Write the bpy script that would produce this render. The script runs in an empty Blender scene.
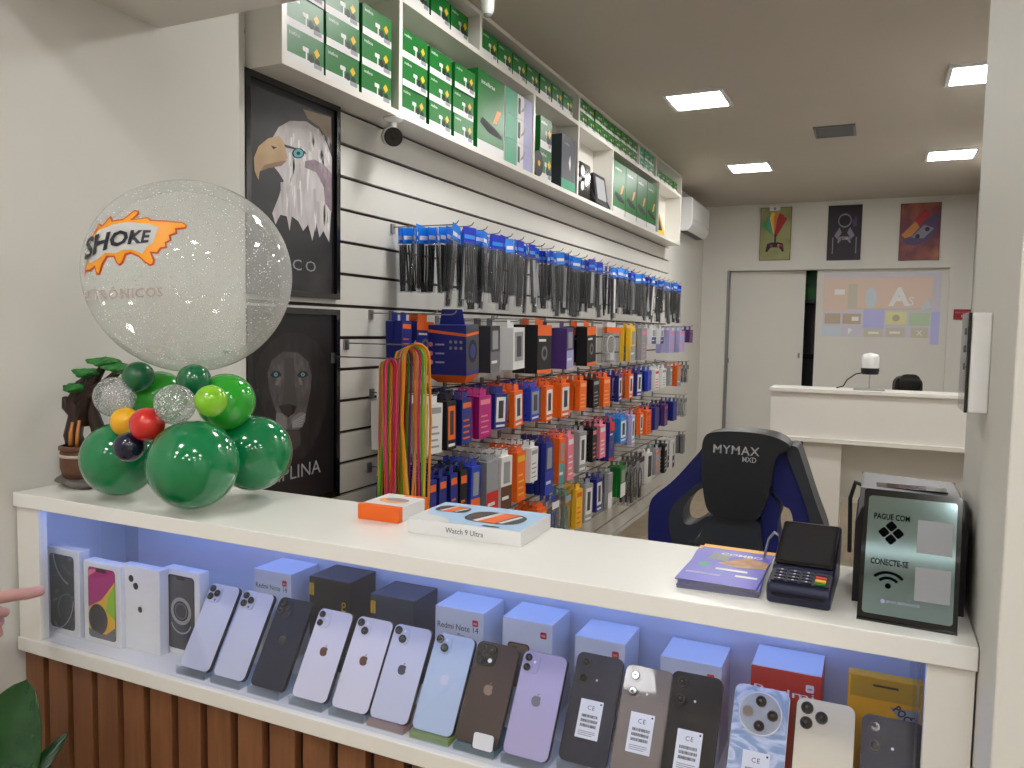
import bpy, bmesh, math, random
from mathutils import Vector, Matrix, geometry
random.seed(7)
S = bpy.context.scene
COL = S.collection
PI = math.pi

# ------------------------------------------------------------------ camera
RM = Matrix(((0.90649546, -0.04502504, 0.41980797),
             (0.42185454, 0.05547676, -0.90496468),
             (0.01745649, 0.99744427, 0.06928345)))
CAM = Vector((0, 0, 1.45))
FPX = 783.0
cd = bpy.data.cameras.new('camera')
cd.sensor_width = 36.0
cd.lens = 36.0 * FPX / 1024.0
cd.clip_start = 0.02
cam = bpy.data.objects.new('camera', cd)
COL.objects.link(cam)
cam.matrix_world = Matrix.Translation(CAM) @ RM.to_4x4()
S.camera = cam
# ------------------------------------------------------------------ world, exposure
w = bpy.data.worlds.new('world')
S.world = w
w.use_nodes = True
w.node_tree.nodes['Background'].inputs[0].default_value = (0.9, 0.92, 1.0, 1)
w.node_tree.nodes['Background'].inputs[1].default_value = 0.25
S.view_settings.view_transform = 'Standard'
S.view_settings.look = 'None'
S.view_settings.exposure = 0.0
S.view_settings.gamma = 1.0
S.view_settings.use_curve_mapping = False
PANEL_W = 52.0        # strength of the ceiling panels' diffusers
SHOP_W = 54.0         # panels on the customer side
LED_W = 8.5         # LED strip in the showcase


def ray(px, py):
    return RM @ Vector(((px - 512) / FPX, -(py - 384) / FPX, -1.0))


def on(px, py, ax, v):
    """point where the line of sight through a pixel meets the plane ax = v"""
    d = ray(px, py)
    i = 'XYZ'.index(ax)
    t = (v - CAM[i]) / d[i]
    return CAM + d * t


# ------------------------------------------------------------------ materials
def lin(c):
    return tuple(((x / 255.0) / 12.92 if x / 255.0 <= 0.04045 else ((x / 255.0 + 0.055) / 1.055) ** 2.4) for x in c)


MATS = {}


def mat(name, rgb, rough=0.5, metal=0.0, noise=0.0, nscale=30.0, bump=0.0, trans=0.0, emit=0.0, coat=0.0,
        alpha=1.0, spec=0.5, ior=1.45):
    if name in MATS:
        return MATS[name]
    m = bpy.data.materials.new(name)
    m.use_nodes = True
    nt = m.node_tree
    b = nt.nodes['Principled BSDF']
    c = lin(rgb) + (1,)
    b.inputs['Base Color'].default_value = c
    b.inputs['Roughness'].default_value = rough
    b.inputs['Metallic'].default_value = metal
    b.inputs['IOR'].default_value = ior
    b.inputs['Specular IOR Level'].default_value = spec
    b.inputs['Transmission Weight'].default_value = trans
    b.inputs['Coat Weight'].default_value = coat
    b.inputs['Alpha'].default_value = alpha
    if emit:
        b.inputs['Emission Color'].default_value = c
        b.inputs['Emission Strength'].default_value = emit
    if noise or bump:
        tc = nt.nodes.new('ShaderNodeTexCoord')
        n = nt.nodes.new('ShaderNodeTexNoise')
        n.inputs['Scale'].default_value = nscale
        n.inputs['Detail'].default_value = 4
        nt.links.new(tc.outputs['Object'], n.inputs['Vector'])
        if noise:
            mx = nt.nodes.new('ShaderNodeMixRGB')
            mx.blend_type = 'MULTIPLY'
            rp = nt.nodes.new('ShaderNodeValToRGB')
            rp.color_ramp.elements[0].position = 0.3
            rp.color_ramp.elements[1].position = 0.7
            rp.color_ramp.elements[0].color = (1 - noise,) * 3 + (1,)
            rp.color_ramp.elements[1].color = (1, 1, 1, 1)
            nt.links.new(n.outputs['Fac'], rp.inputs[0])
            mx.inputs[0].default_value = 1
            mx.inputs[1].default_value = c
            nt.links.new(rp.outputs[0], mx.inputs[2])
            nt.links.new(mx.outputs[0], b.inputs['Base Color'])
        if bump:
            bp = nt.nodes.new('ShaderNodeBump')
            bp.inputs['Strength'].default_value = bump
            bp.inputs['Distance'].default_value = 0.002
            nt.links.new(n.outputs['Fac'], bp.inputs['Height'])
            nt.links.new(bp.outputs[0], b.inputs['Normal'])
    MATS[name] = m
    return m


def ramp_mat(name, stops, tex='noise', scale=6.0, rough=0.5, stretch=(1, 1, 1), detail=4.0, distort=0.0, coat=0.0,
             metal=0.0, bump=0.0):
    """noise / wave / voronoi texture through a colour ramp"""
    m = bpy.data.materials.new(name)
    m.use_nodes = True
    nt = m.node_tree
    b = nt.nodes['Principled BSDF']
    b.inputs['Roughness'].default_value = rough
    b.inputs['Coat Weight'].default_value = coat
    b.inputs['Metallic'].default_value = metal
    tc = nt.nodes.new('ShaderNodeTexCoord')
    mp = nt.nodes.new('ShaderNodeMapping')
    mp.inputs['Scale'].default_value = stretch
    nt.links.new(tc.outputs['Object'], mp.inputs[0])
    if tex == 'noise':
        n = nt.nodes.new('ShaderNodeTexNoise')
        n.inputs['Detail'].default_value = detail
        n.inputs['Distortion'].default_value = distort
        out = n.outputs['Fac']
    elif tex == 'wave':
        n = nt.nodes.new('ShaderNodeTexWave')
        n.inputs['Distortion'].default_value = distort
        n.inputs['Detail'].default_value = detail
        out = n.outputs['Fac']
    else:
        n = nt.nodes.new('ShaderNodeTexVoronoi')
        out = n.outputs['Distance']
    n.inputs['Scale'].default_value = scale
    nt.links.new(mp.outputs[0], n.inputs['Vector'])
    rp = nt.nodes.new('ShaderNodeValToRGB')
    el = rp.color_ramp.elements
    while len(el) < len(stops):
        el.new(0.5)
    for e, (p, c) in zip(el, stops):
        e.position = p
        e.color = lin(c) + (1,)
    nt.links.new(out, rp.inputs[0])
    nt.links.new(rp.outputs[0], b.inputs['Base Color'])
    if bump:
        bp = nt.nodes.new('ShaderNodeBump')
        bp.inputs['Strength'].default_value = bump
        bp.inputs['Distance'].default_value = 0.003
        nt.links.new(out, bp.inputs['Height'])
        nt.links.new(bp.outputs[0], b.inputs['Normal'])
    MATS[name] = m
    return m


def clear_mat(name, tint=(1, 1, 1), haze=0.0, gloss_rough=0.02, haze_col=(0.9, 0.92, 0.95), speck=0.0, ior=1.45,
              speck_scale=160.0, rim=0.0, speck_share=0.5, crinkle=0.0):
    """thin clear sheet: see-through, Fresnel reflection, optional haze and glitter specks"""
    m = bpy.data.materials.new(name)
    m.use_nodes = True
    nt = m.node_tree
    nt.nodes.clear()
    out = nt.nodes.new('ShaderNodeOutputMaterial')
    tr = nt.nodes.new('ShaderNodeBsdfTransparent')
    tr.inputs[0].default_value = tint + (1,)
    gl = nt.nodes.new('ShaderNodeBsdfGlossy')
    gl.inputs['Roughness'].default_value = gloss_rough
    fr = nt.nodes.new('ShaderNodeFresnel')
    # thin sheet: the same reflectance from either side
    ge = nt.nodes.new('ShaderNodeNewGeometry')
    mi_ = nt.nodes.new('ShaderNodeMix')
    mi_.inputs[2].default_value = ior
    mi_.inputs[3].default_value = 1.0 / ior
    nt.links.new(ge.outputs['Backfacing'], mi_.inputs[0])
    nt.links.new(mi_.outputs[0], fr.inputs[0])
    if crinkle:
        tcn = nt.nodes.new('ShaderNodeTexCoord')
        mpn = nt.nodes.new('ShaderNodeMapping')
        mpn.inputs['Scale'].default_value = (1, 1, .35)
        nz = nt.nodes.new('ShaderNodeTexNoise')
        nz.inputs['Scale'].default_value = 70
        nz.inputs['Detail'].default_value = 3
        bpn = nt.nodes.new('ShaderNodeBump')
        bpn.inputs['Strength'].default_value = crinkle
        bpn.inputs['Distance'].default_value = 0.01
        nt.links.new(tcn.outputs['Object'], mpn.inputs[0])
        nt.links.new(mpn.outputs[0], nz.inputs['Vector'])
        nt.links.new(nz.outputs['Fac'], bpn.inputs['Height'])
        nt.links.new(bpn.outputs[0], gl.inputs['Normal'])
    cur = tr.outputs[0]
    if haze or rim:
        df = nt.nodes.new('ShaderNodeBsdfDiffuse')
        df.inputs[0].default_value = haze_col + (1,)
        mh = nt.nodes.new('ShaderNodeMixShader')
        mh.inputs[0].default_value = haze
        if rim:
            ma = nt.nodes.new('ShaderNodeMath')
            ma.operation = 'MULTIPLY_ADD'
            ma.inputs[1].default_value = rim
            ma.inputs[2].default_value = haze
            nt.links.new(fr.outputs[0], ma.inputs[0])
            ma.use_clamp = True
            nt.links.new(ma.outputs[0], mh.inputs[0])
        nt.links.new(cur, mh.inputs[1])
        nt.links.new(df.outputs[0], mh.inputs[2])
        cur = mh.outputs[0]
    if speck:
        tc = nt.nodes.new('ShaderNodeTexCoord')
        vo = nt.nodes.new('ShaderNodeTexVoronoi')
        vo.inputs['Scale'].default_value = speck_scale
        nt.links.new(tc.outputs['Object'], vo.inputs['Vector'])
        rp = nt.nodes.new('ShaderNodeValToRGB')
        rp.color_ramp.elements[0].position = speck
        rp.color_ramp.elements[0].color = (1, 1, 1, 1)
        rp.color_ramp.elements[1].position = speck + 0.05
        rp.color_ramp.elements[1].color = (0, 0, 0, 1)
        nt.links.new(vo.outputs['Distance'], rp.inputs[0])
        # only some cells hold a flake
        sep = nt.nodes.new('ShaderNodeSeparateColor')
        nt.links.new(vo.outputs['Color'], sep.inputs[0])
        gt = nt.nodes.new('ShaderNodeMath')
        gt.operation = 'GREATER_THAN'
        gt.inputs[1].default_value = speck_share
        nt.links.new(sep.outputs[0], gt.inputs[0])
        mu = nt.nodes.new('ShaderNodeMath')
        mu.operation = 'MULTIPLY'
        nt.links.new(rp.outputs[0], mu.inputs[0])
        nt.links.new(gt.outputs[0], mu.inputs[1])
        fl = nt.nodes.new('ShaderNodeBsdfPrincipled')
        fl.inputs['Base Color'].default_value = (0.9, 0.9, 0.9, 1)
        fl.inputs['Metallic'].default_value = 0.6
        fl.inputs['Roughness'].default_value = 0.35
        ms = nt.nodes.new('ShaderNodeMixShader')
        nt.links.new(mu.outputs[0], ms.inputs[0])
        nt.links.new(cur, ms.inputs[1])
        nt.links.new(fl.outputs[0], ms.inputs[2])
        cur = ms.outputs[0]
    mg = nt.nodes.new('ShaderNodeMixShader')
    nt.links.new(fr.outputs[0], mg.inputs[0])
    nt.links.new(cur, mg.inputs[1])
    nt.links.new(gl.outputs[0], mg.inputs[2])
    nt.links.new(mg.outputs[0], out.inputs[0])
    MATS[name] = m
    return m


# ------------------------------------------------------------------ mesh collector
TCACHE = {}


def text_geo(s, shear=0.0, bold=0.0, space=1.0):
    k = (s, shear, bold, space)
    if k not in TCACHE:
        cu = bpy.data.curves.new('lettering', 'FONT')
        cu.body = s
        cu.size = 1.0
        cu.shear = shear
        cu.offset = bold
        cu.space_character = space
        cu.resolution_u = 2
        o = bpy.data.objects.new('lettering', cu)
        COL.objects.link(o)
        dg = bpy.context.evaluated_depsgraph_get()
        me = bpy.data.meshes.new_from_object(o.evaluated_get(dg))
        vs = [v.co.copy() for v in me.vertices]
        fs = [tuple(p.vertices) for p in me.polygons]
        bpy.data.objects.remove(o)
        bpy.data.curves.remove(cu)
        bpy.data.meshes.remove(me)
        TCACHE[k] = (vs, fs)
    return TCACHE[k]


def rrect(x0, x1, z0, z1, r, n=4):
    pts = []
    for cx, cz, a0 in ((x1 - r, z1 - r, 0), (x0 + r, z1 - r, 90), (x0 + r, z0 + r, 180), (x1 - r, z0 + r, 270)):
        for i in range(n + 1):
            a = math.radians(a0 + 90 * i / n)
            pts.append((cx + r * math.cos(a), cz + r * math.sin(a)))
    return pts


def circ(cx, cz, r, n=16, rz=None, a0=0.0):
    rz = r if rz is None else rz
    return [(cx + r * math.cos(a0 + 2 * PI * i / n), cz + rz * math.sin(a0 + 2 * PI * i / n)) for i in range(n)]


class MB:
    def __init__(self):
        self.v, self.f, self.m, self.sm = [], [], [], []
        self.mats = []
        self.T = Matrix.Identity(4)

    def mi(self, m):
        if isinstance(m, str):
            m = MATS[m]
        if m not in self.mats:
            self.mats.append(m)
        return self.mats.index(m)

    def add(self, vs, fs, m, smooth=False):
        b = len(self.v)
        self.v += [self.T @ Vector(p) for p in vs]
        i = self.mi(m)
        for f in fs:
            self.f.append(tuple(b + k for k in f))
            self.m.append(i)
            self.sm.append(smooth)
        return self

    def box(self, x0, x1, y0, y1, z0, z1, m):
        vs = [(x, y, z) for x in (x0, x1) for y in (y0, y1) for z in (z0, z1)]
        fs = [(0, 1, 3, 2), (4, 6, 7, 5), (0, 4, 5, 1), (2, 3, 7, 6), (0, 2, 6, 4), (1, 5, 7, 3)]
        return self.add(vs, fs, m)

    def poly(self, pts, y, m):
        """flat figure in the x-z plane, facing -y"""
        tri = geometry.tessellate_polygon([[Vector((p[0], p[1], 0)) for p in pts]])
        vs = [(p[0], y, p[1]) for p in pts]
        fs = []
        for a, b, c in tri:
            A, B, C_ = (Vector(pts[i]) for i in (a, b, c))
            cr = (B - A).cross(C_ - A)
            fs.append((a, b, c) if cr > 0 else (a, c, b))
        return self.add(vs, fs, m)

    def rect(self, x0, x1, z0, z1, y, m):
        return self.add([(x0, y, z0), (x1, y, z0), (x1, y, z1), (x0, y, z1)], [(0, 1, 2, 3)], m)

    def prism(self, pts, y0, y1, m, side=None, smooth=False):
        """solid with outline pts (x, z) between y0 (front) and y1"""
        n = len(pts)
        ar = sum(pts[i][0] * pts[(i + 1) % n][1] - pts[(i + 1) % n][0] * pts[i][1] for i in range(n))
        if ar < 0:
            pts = pts[::-1]
        vs = [(p[0], y0, p[1]) for p in pts] + [(p[0], y1, p[1]) for p in pts]
        self.add(vs, [tuple(range(n)), tuple(range(2 * n - 1, n - 1, -1))], m)
        self.add(vs, [(i, i + n, (i + 1) % n + n, (i + 1) % n) for i in range(n)], side or m, smooth)
        return self

    def flatprism(self, pts, z0, z1, m):
        """solid with outline pts (x, y) between z0 and z1"""
        n = len(pts)
        ar = sum(pts[i][0] * pts[(i + 1) % n][1] - pts[(i + 1) % n][0] * pts[i][1] for i in range(n))
        if ar < 0:
            pts = pts[::-1]
        vs = [(p[0], p[1], z0) for p in pts] + [(p[0], p[1], z1) for p in pts]
        return self.add(vs, [tuple(range(n - 1, -1, -1)), tuple(range(n, 2 * n))] +
                        [(i, (i + 1) % n, (i + 1) % n + n, i + n) for i in range(n)], m)

    def text(self, s, x, z, h, y, m, align='c', shear=0.0, bold=0.0, space=1.0, width=None, mirror=False, rot=0.0):
        """lettering in the x-z plane facing -y; h = cap height"""
        vs, fs = text_geo(s, shear, bold, space)
        if not vs:
            return self
        a = min(p.x for p in vs)
        b = max(p.x for p in vs)
        lo = min(p.y for p in vs)
        k = h / 0.70
        kx = k if width is None else width / (b - a)
        off = {'c': -(a + b) / 2, 'l': -a, 'r': -b}[align]
        pts = []
        for p in vs:
            u, q = (p.x + off) * kx, p.y * k
            if mirror:
                u = -u
            pts.append((x + u * math.cos(rot) - q * math.sin(rot), y, z + u * math.sin(rot) + q * math.cos(rot)))
        return self.add(pts, fs, m)

    def cyl(self, p0, p1, r0, m, r1=None, n=16, smooth=True, caps=True):
        r1 = r0 if r1 is None else r1
        p0, p1 = Vector(p0), Vector(p1)
        d = (p1 - p0).normalized()
        a = d.orthogonal().normalized()
        b = d.cross(a)
        vs = []
        for p, r in ((p0, r0), (p1, r1)):
            for i in range(n):
                t = 2 * PI * i / n
                vs.append(p + (a * math.cos(t) + b * math.sin(t)) * r)
        self.add(vs, [(i, (i + 1) % n, (i + 1) % n + n, i + n) for i in range(n)], m, smooth)
        if caps:
            self.add(vs, [tuple(range(n - 1, -1, -1)), tuple(range(n, 2 * n))], m)
        return self

    def tube(self, pts, r, m, n=8, closed=False, flat=1.0):
        pts = [Vector(p) for p in pts]
        vs, fs = [], []
        L = len(pts)
        a = None
        for i, p in enumerate(pts):
            q0 = pts[i - 1] if (i > 0 or closed) else p
            q1 = pts[(i + 1) % L] if (i < L - 1 or closed) else p
            d = (q1 - q0).normalized()
            a = d.orthogonal().normalized() if a is None else (a - d * a.dot(d)).normalized()
            b = d.cross(a)
            rr = r[i] if isinstance(r, (list, tuple)) else r
            for k in range(n):
                t = 2 * PI * k / n
                vs.append(p + a * math.cos(t) * rr + b * math.sin(t) * rr * flat)
        for i in range(L if closed else L - 1):
            for k in range(n):
                a0, a1 = i * n + k, i * n + (k + 1) % n
                j = (i + 1) % L
                fs.append((a0, a1, j * n + (k + 1) % n, j * n + k))
        if not closed:
            fs += [tuple(range(n - 1, -1, -1)), tuple(range((L - 1) * n, L * n))]
        return self.add(vs, fs, m, True)

    def lathe(self, prof, m, n=32, c=(0, 0, 0), smooth=True):
        """prof = [(r, z)]"""
        vs, fs = [], []
        for r, z in prof:
            for i in range(n):
                t = 2 * PI * i / n
                vs.append((c[0] + r * math.cos(t), c[1] + r * math.sin(t), c[2] + z))
        for j in range(len(prof) - 1):
            for i in range(n):
                fs.append((j * n + i, j * n + (i + 1) % n, (j + 1) * n + (i + 1) % n, (j + 1) * n + i))
        return self.add(vs, fs, m, smooth)

    def ball(self, c, r, m, nu=24, nv=14, sz=1.0):
        prof = [(max(1e-5, r * math.sin(PI * j / nv)), -r * sz * math.cos(PI * j / nv)) for j in range(nv + 1)]
        return self.lathe(prof, m, nu, c)

    def build(self, name, parent=None, bevel=0.0, seg=2, subsurf=0, **tags):
        me = bpy.data.meshes.new(name)
        me.from_pydata([tuple(p) for p in self.v], [], self.f)
        for m in self.mats:
            me.materials.append(m)
        me.polygons.foreach_set('material_index', self.m)
        me.polygons.foreach_set('use_smooth', self.sm)
        me.update()
        o = bpy.data.objects.new(name, me)
        COL.objects.link(o)
        if parent is not None:
            o.parent = parent
        if bevel:
            b = o.modifiers.new('bevel', 'BEVEL')
            b.width = bevel
            b.segments = seg
            b.limit_method = 'ANGLE'
            b.angle_limit = math.radians(40)
        if subsurf:
            s = o.modifiers.new('subsurf', 'SUBSURF')
            s.levels = s.render_levels = subsurf
        for k, v in tags.items():
            o[k] = v
        return o


def tag(o, label, cat, group=None, kind=None):
    o['label'] = label
    o['category'] = cat
    if group:
        o['group'] = group
    if kind:
        o['kind'] = kind
    return o


def thing(name, label, cat, loc=(0, 0, 0), rot=(0, 0, 0), group=None):
    o = bpy.data.objects.new(name, None)
    o.empty_display_size = 0.02
    COL.objects.link(o)
    o.location = loc
    o.rotation_euler = rot
    return tag(o, label, cat, group)


def struct(o):
    o['kind'] = 'structure'
    return o


def dup(root, loc=None, rot=None, label=None, group=None):
    r = root.copy()
    COL.objects.link(r)
    if loc is not None:
        r.location = loc
    if rot is not None:
        r.rotation_euler = rot
    if label:
        r['label'] = label
    if group:
        r['group'] = group
    for ch in list(root.children):
        c = ch.copy()
        COL.objects.link(c)
        c.parent = r
        for g in list(ch.children):
            d = g.copy()
            COL.objects.link(d)
            d.parent = c
    return r


# ------------------------------------------------------------------ palette
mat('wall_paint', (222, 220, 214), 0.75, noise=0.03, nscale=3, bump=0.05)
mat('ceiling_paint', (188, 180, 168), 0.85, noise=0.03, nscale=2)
mat('slat_paint', (216, 214, 207), 0.55, noise=0.02, nscale=4)
mat('groove', (46, 30, 24), 0.6)
mat('white_laminate', (232, 229, 221), 0.32, noise=0.015, nscale=8)
mat('white_top', (240, 239, 234), 0.22, noise=0.01, nscale=8)
mat('counter_edge', (214, 200, 182), 0.5)
mat('white_card', (226, 226, 226), 0.45)
mat('grey_card', (150, 152, 156), 0.5)
mat('white_gloss', (235, 235, 235), 0.25)
mat('black_gloss', (12, 12, 14), 0.15, coat=0.5)
mat('black_matte', (22, 22, 25), 0.55)
mat('dark_grey', (58, 58, 62), 0.5)
mat('mid_grey', (112, 112, 116), 0.5)
mat('silver', (190, 192, 196), 0.28, metal=0.9)
mat('steel', (150, 150, 150), 0.35, metal=0.9)
mat('green_box', (10, 112, 38), 0.38, noise=0.08, nscale=20)
mat('dark_green_box', (10, 92, 40), 0.45)
mat('teal_box', (60, 160, 120), 0.45)
mat('lavender', (170, 168, 214), 0.5)
mat('yellow', (238, 190, 40), 0.45)
mat('orange', (236, 104, 26), 0.45)
mat('orange_pale', (250, 170, 110), 0.45)
mat('navy', (28, 40, 128), 0.4)
mat('blue', (36, 62, 178), 0.4)
mat('sky_blue', (40, 140, 226), 0.4)
mat('purple', (72, 48, 112), 0.45)
mat('magenta', (178, 30, 120), 0.4)
mat('pink', (228, 130, 150), 0.45)
mat('red', (205, 40, 36), 0.4)
mat('teal', (80, 150, 150), 0.45)
mat('brown', (98, 60, 40), 0.5)
mat('ink', (26, 26, 30), 0.5)
mat('dark_art', (20, 20, 24), 0.35)
mat('gold', (236, 184, 40), 0.35)
mat('lime', (150, 200, 40), 0.4)
ramp_mat('wood_slat', [(0.0, (98, 60, 36)), (0.5, (126, 80, 48)), (1.0, (150, 100, 62))], 'noise', 9, 0.45,
         (6, 6, 0.5), 6, 1.0)
mat('slat_backing', (52, 28, 18), 0.7)
ramp_mat('floor_wood', [(0.0, (128, 112, 92)), (0.5, (152, 136, 112)), (1.0, (170, 154, 130))], 'noise', 5, 0.35,
         (5, 0.6, 1), 5, 0.6)
clear_mat('showcase_glass', (0.985, 0.99, 0.995), haze=0.0, gloss_rough=0.0, ior=1.5)
clear_mat('acrylic', (0.90, 0.93, 0.93), haze=0.06, gloss_rough=0.03, ior=1.5)
clear_mat('pouch_film', (0.88, 0.89, 0.91), haze=0.03, gloss_rough=0.05, ior=1.36, crinkle=0.8)

# ------------------------------------------------------------------ room shell
XL, XS, XR = -1.508, -1.62, 0.75
YB, ZC = 8.1, 2.72
YF = -3.6


def sbox(name, x0, x1, y0, y1, z0, z1, m, bevel=0):
    return struct(MB().box(x0, x1, y0, y1, z0, z1, m).build(name, bevel=bevel))


# floor of wood look planks
fl = MB()
fl.box(-3.0, 3.2, YF, 9.4, -0.1, -0.004, 'slat_backing')
yy = YF
k = 0
while yy < 9.4:
    off = (k % 2) * 0.6
    xx = -3.0 - off
    while xx < 3.2:
        fl.box(max(xx, -3.0) + .0015, min(xx + 1.2, 3.2) - .0015, yy + .0015, min(yy + .2, 9.4) - .0015, -0.004, 0,
               'floor_wood')
        xx += 1.2
    yy += 0.2
    k += 1
struct(fl.build('floor'))
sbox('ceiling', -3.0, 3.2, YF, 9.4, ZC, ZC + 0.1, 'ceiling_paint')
# left wall: plain stretch beside the counter
sbox('wall_left', -1.9, XL, YF, 1.56, 0, ZC, 'wall_paint')
sbox('wall_left_rear', -1.9, XS - 0.02, 6.62, 9.4, 0, ZC, 'wall_paint')
# slatted stretch with the product hooks
sl = MB()
sl.box(-1.9, XS - 0.016, 1.56, 6.62, 0, ZC, 'groove')
zg = [0.883 + 0.106 * i for i in range(-8, 18)]
prev = 0.0
for z in zg + [ZC]:
    top = z - 0.0055 if z != ZC else ZC
    if top - prev > 0.01:
        sl.box(XS - 0.016, XS, 1.56, 6.62, prev, top, 'slat_paint')
    prev = z + 0.0055
struct(sl.build('wall_slatted'))
struct(MB().box(XS, XS + 0.012, 1.56, 1.684, 0, ZC, 'slat_paint').build('trim_1'))
# right wall of the staff room and of the customer side
sbox('wall_right', XR, XR + 0.1, 0.95, 9.4, 0, ZC, 'wall_paint')
sbox('wall_shop_right', 3.1, 3.2, YF, 0.95, 0, ZC, 'wall_paint')
sbox('wall_shop_inner', XR + 0.1, 3.2, 0.95, 1.05, 0, ZC, 'wall_paint')
sbox('wall_shop_front', -1.9, 3.2, YF - 0.1, YF, 0, ZC, 'wall_paint')
# back wall with a wide recessed opening
OX0, OX1, OZ = -1.392, 0.572, 2.078
sbox('wall_back', -1.9, OX0, YB, YB + 0.12, 0, ZC, 'wall_paint')
sbox('wall_back_right', OX1, XR, YB, YB + 0.12, 0, ZC, 'wall_paint')
sbox('wall_back_header', OX0, OX1, YB, YB + 0.12, OZ, ZC, 'wall_paint')
sbox('wall_back_panel', -0.55, OX1, YB + 0.07, YB + 0.12, 0, OZ, 'wall_paint')
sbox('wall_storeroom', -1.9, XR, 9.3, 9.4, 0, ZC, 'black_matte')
# lintel and end panel framing the service window over the counter
sbox('wall_lintel', XL, 0.1145, 0.84, 1.317, 2.118, ZC, 'wall_paint')
sbox('wall_end_panel', 0.115, 0.150, 0.84, 1.22, 0, ZC, 'slat_paint', 0.002)
# corner trim of the opening in the back wall
tr = MB()
tr.box(OX0 - 0.0, OX0 + 0.018, YB - 0.004, YB + 0.1, 0, OZ, 'steel')
struct(tr.build('trim_2'))

# door leaf standing ajar in the opening
dr = thing('door_1', 'plain white door leaf standing ajar', 'door', (OX0 + 0.020, YB + 0.085, 0), (0, 0, 0.05))
dr['kind'] = 'structure'
MB().box(0, 0.715, 0, 0.035, 0.01, OZ - 0.004, 'wall_paint').build('door_panel', dr, bevel=0.002)
MB().box(0.67, 0.69, -0.02, 0, 1.22, 1.27, 'steel').build('door_handle', dr, bevel=0.003)
MB().box(0.002, 0.012, -0.01, 0, 1.15, 1.2, 'steel').build('hinge', dr)

# storeroom shelf seen through the gap
cb = thing('storage_cabinet', 'dark cabinet in the storeroom seen through the door gap', 'cabinet', (-0.66, 8.62, 0))
MB().box(-0.3, 0.3, 0, 0.4, 0, 1.25, 'black_matte').build('carcass', cb, bevel=0.004)
MB().box(-0.28, 0.28, -0.015, 0, 0.05, 1.2, 'dark_grey').build('door', cb, bevel=0.003)
m_ = MB()
m_.flatprism(circ(0, 0, 0.14, 20), 0, 0.5, 'mid_grey')
m_.lathe([(0.14, 0.5), (0.12, 0.58), (0.05, 0.62), (0.03, 0.66), (1e-4, 0.66)], 'mid_grey', 20)
tag(m_.build('storage_drum'), 'grey drum standing on the dark storeroom cabinet', 'drum').location = (-0.62, 8.82, 1.25)
q_ = on(813, 300, 'Y', 8.42)
bx = MB().box(-.3, .3, 0, .2, 0, .4, 'green_box').box(-.3, .3, -.003, 0, .12, .16, 'dark_green_box').build('storage_carton', bevel=.003)
tag(bx, 'green carton on the high shelf behind the door gap', 'box').location = (q_.x, 8.44, q_.z)
sh = MB().box(q_.x - .5, q_.x + .5, 8.42, 9.28, q_.z - .03, q_.z - .001, 'dark_grey').build('storage_shelf', bevel=.002)
tag(sh, 'dark wall shelf in the storeroom under a green carton', 'shelf')

# ------------------------------------------------------------------ ceiling lights
emis = bpy.data.materials.new('light_diffuser')
emis.use_nodes = True
nt = emis.node_tree
b = nt.nodes['Principled BSDF']
b.inputs['Base Color'].default_value = (0.9, 0.9, 0.9, 1)
b.inputs['Emission Color'].default_value = (1.0, 0.985, 0.965, 1)
b.inputs['Emission Strength'].default_value = PANEL_W
MATS['light_diffuser'] = emis


def panel(x, y, label, group, m='light_diffuser', s=0.14):
    t = thing('ceiling_light', label, 'ceiling light', (x, y, ZC), group=group)
    f = MB()
    for a in ((-s - .02, s + .02, -s - .02, -s), (-s - .02, s + .02, s, s + .02), (-s - .02, -s, -s, s),
              (s, s + .02, -s, s)):
        f.box(a[0], a[1], a[2], a[3], -0.014, 0, 'white_gloss')
    f.build('frame', t)
    MB().box(-s, s, -s, s, -0.010, -0.001, m).build('diffuser', t)
    return t


panel(-0.94, 4.37, 'square ceiling light nearest, beside the high shelf', 'ceiling lights over the staff area')
panel(-0.935, 6.25, 'square ceiling light at the far left, above the air conditioner side', 'ceiling lights over the staff area')
panel(0.41, 4.42, 'square ceiling light cut by the white end panel at right', 'ceiling lights over the staff area')
panel(0.41, 6.28, 'square ceiling light at the far right above the posters', 'ceiling lights over the staff area')
e2 = emis.copy()
e2.name = 'light_diffuser_shop'
e2.node_tree.nodes['Principled BSDF'].inputs['Emission Strength'].default_value = SHOP_W
MATS['light_diffuser_shop'] = e2
for i, (x, y) in enumerate(((-0.94, 2.45), (0.41, 2.5))):
    panel(x, y, 'square ceiling light above the near part of the slat wall', 'ceiling lights over the counter')
for i, (x, y) in enumerate(((-1.0, -0.1), (0.2, 0.0), (1.4, -0.1), (-1.0, -1.1), (0.2, -1.1), (1.4, -1.1), (-1.0, -2.1), (0.2, -2.1), (1.4, -2.1), (2.5, -0.6), (2.5, -1.8))):
    panel(x, y, 'square ceiling light over the customer side', 'ceiling lights over the customer side',
          'light_diffuser_shop', 0.11)

t = thing('added_linear_light', 'long linear light added out of view behind the customer side', 'ceiling light', (0, -3.0, ZC))  # unseen lamp, added so the mirrored sign reflects a bright band
MB().box(-1.3, 2.6, -.05, .05, -.03, 0, 'white_gloss').build('housing', t)
e3 = emis.copy()
e3.name = 'added_diffuser_soft'
e3.node_tree.nodes['Principled BSDF'].inputs['Emission Strength'].default_value = 2.0
MATS['added_diffuser_soft'] = e3
MB().box(-1.29, 2.59, -.045, .045, -.034, -.0302, 'added_diffuser_soft').build('diffuser', t)

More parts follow.
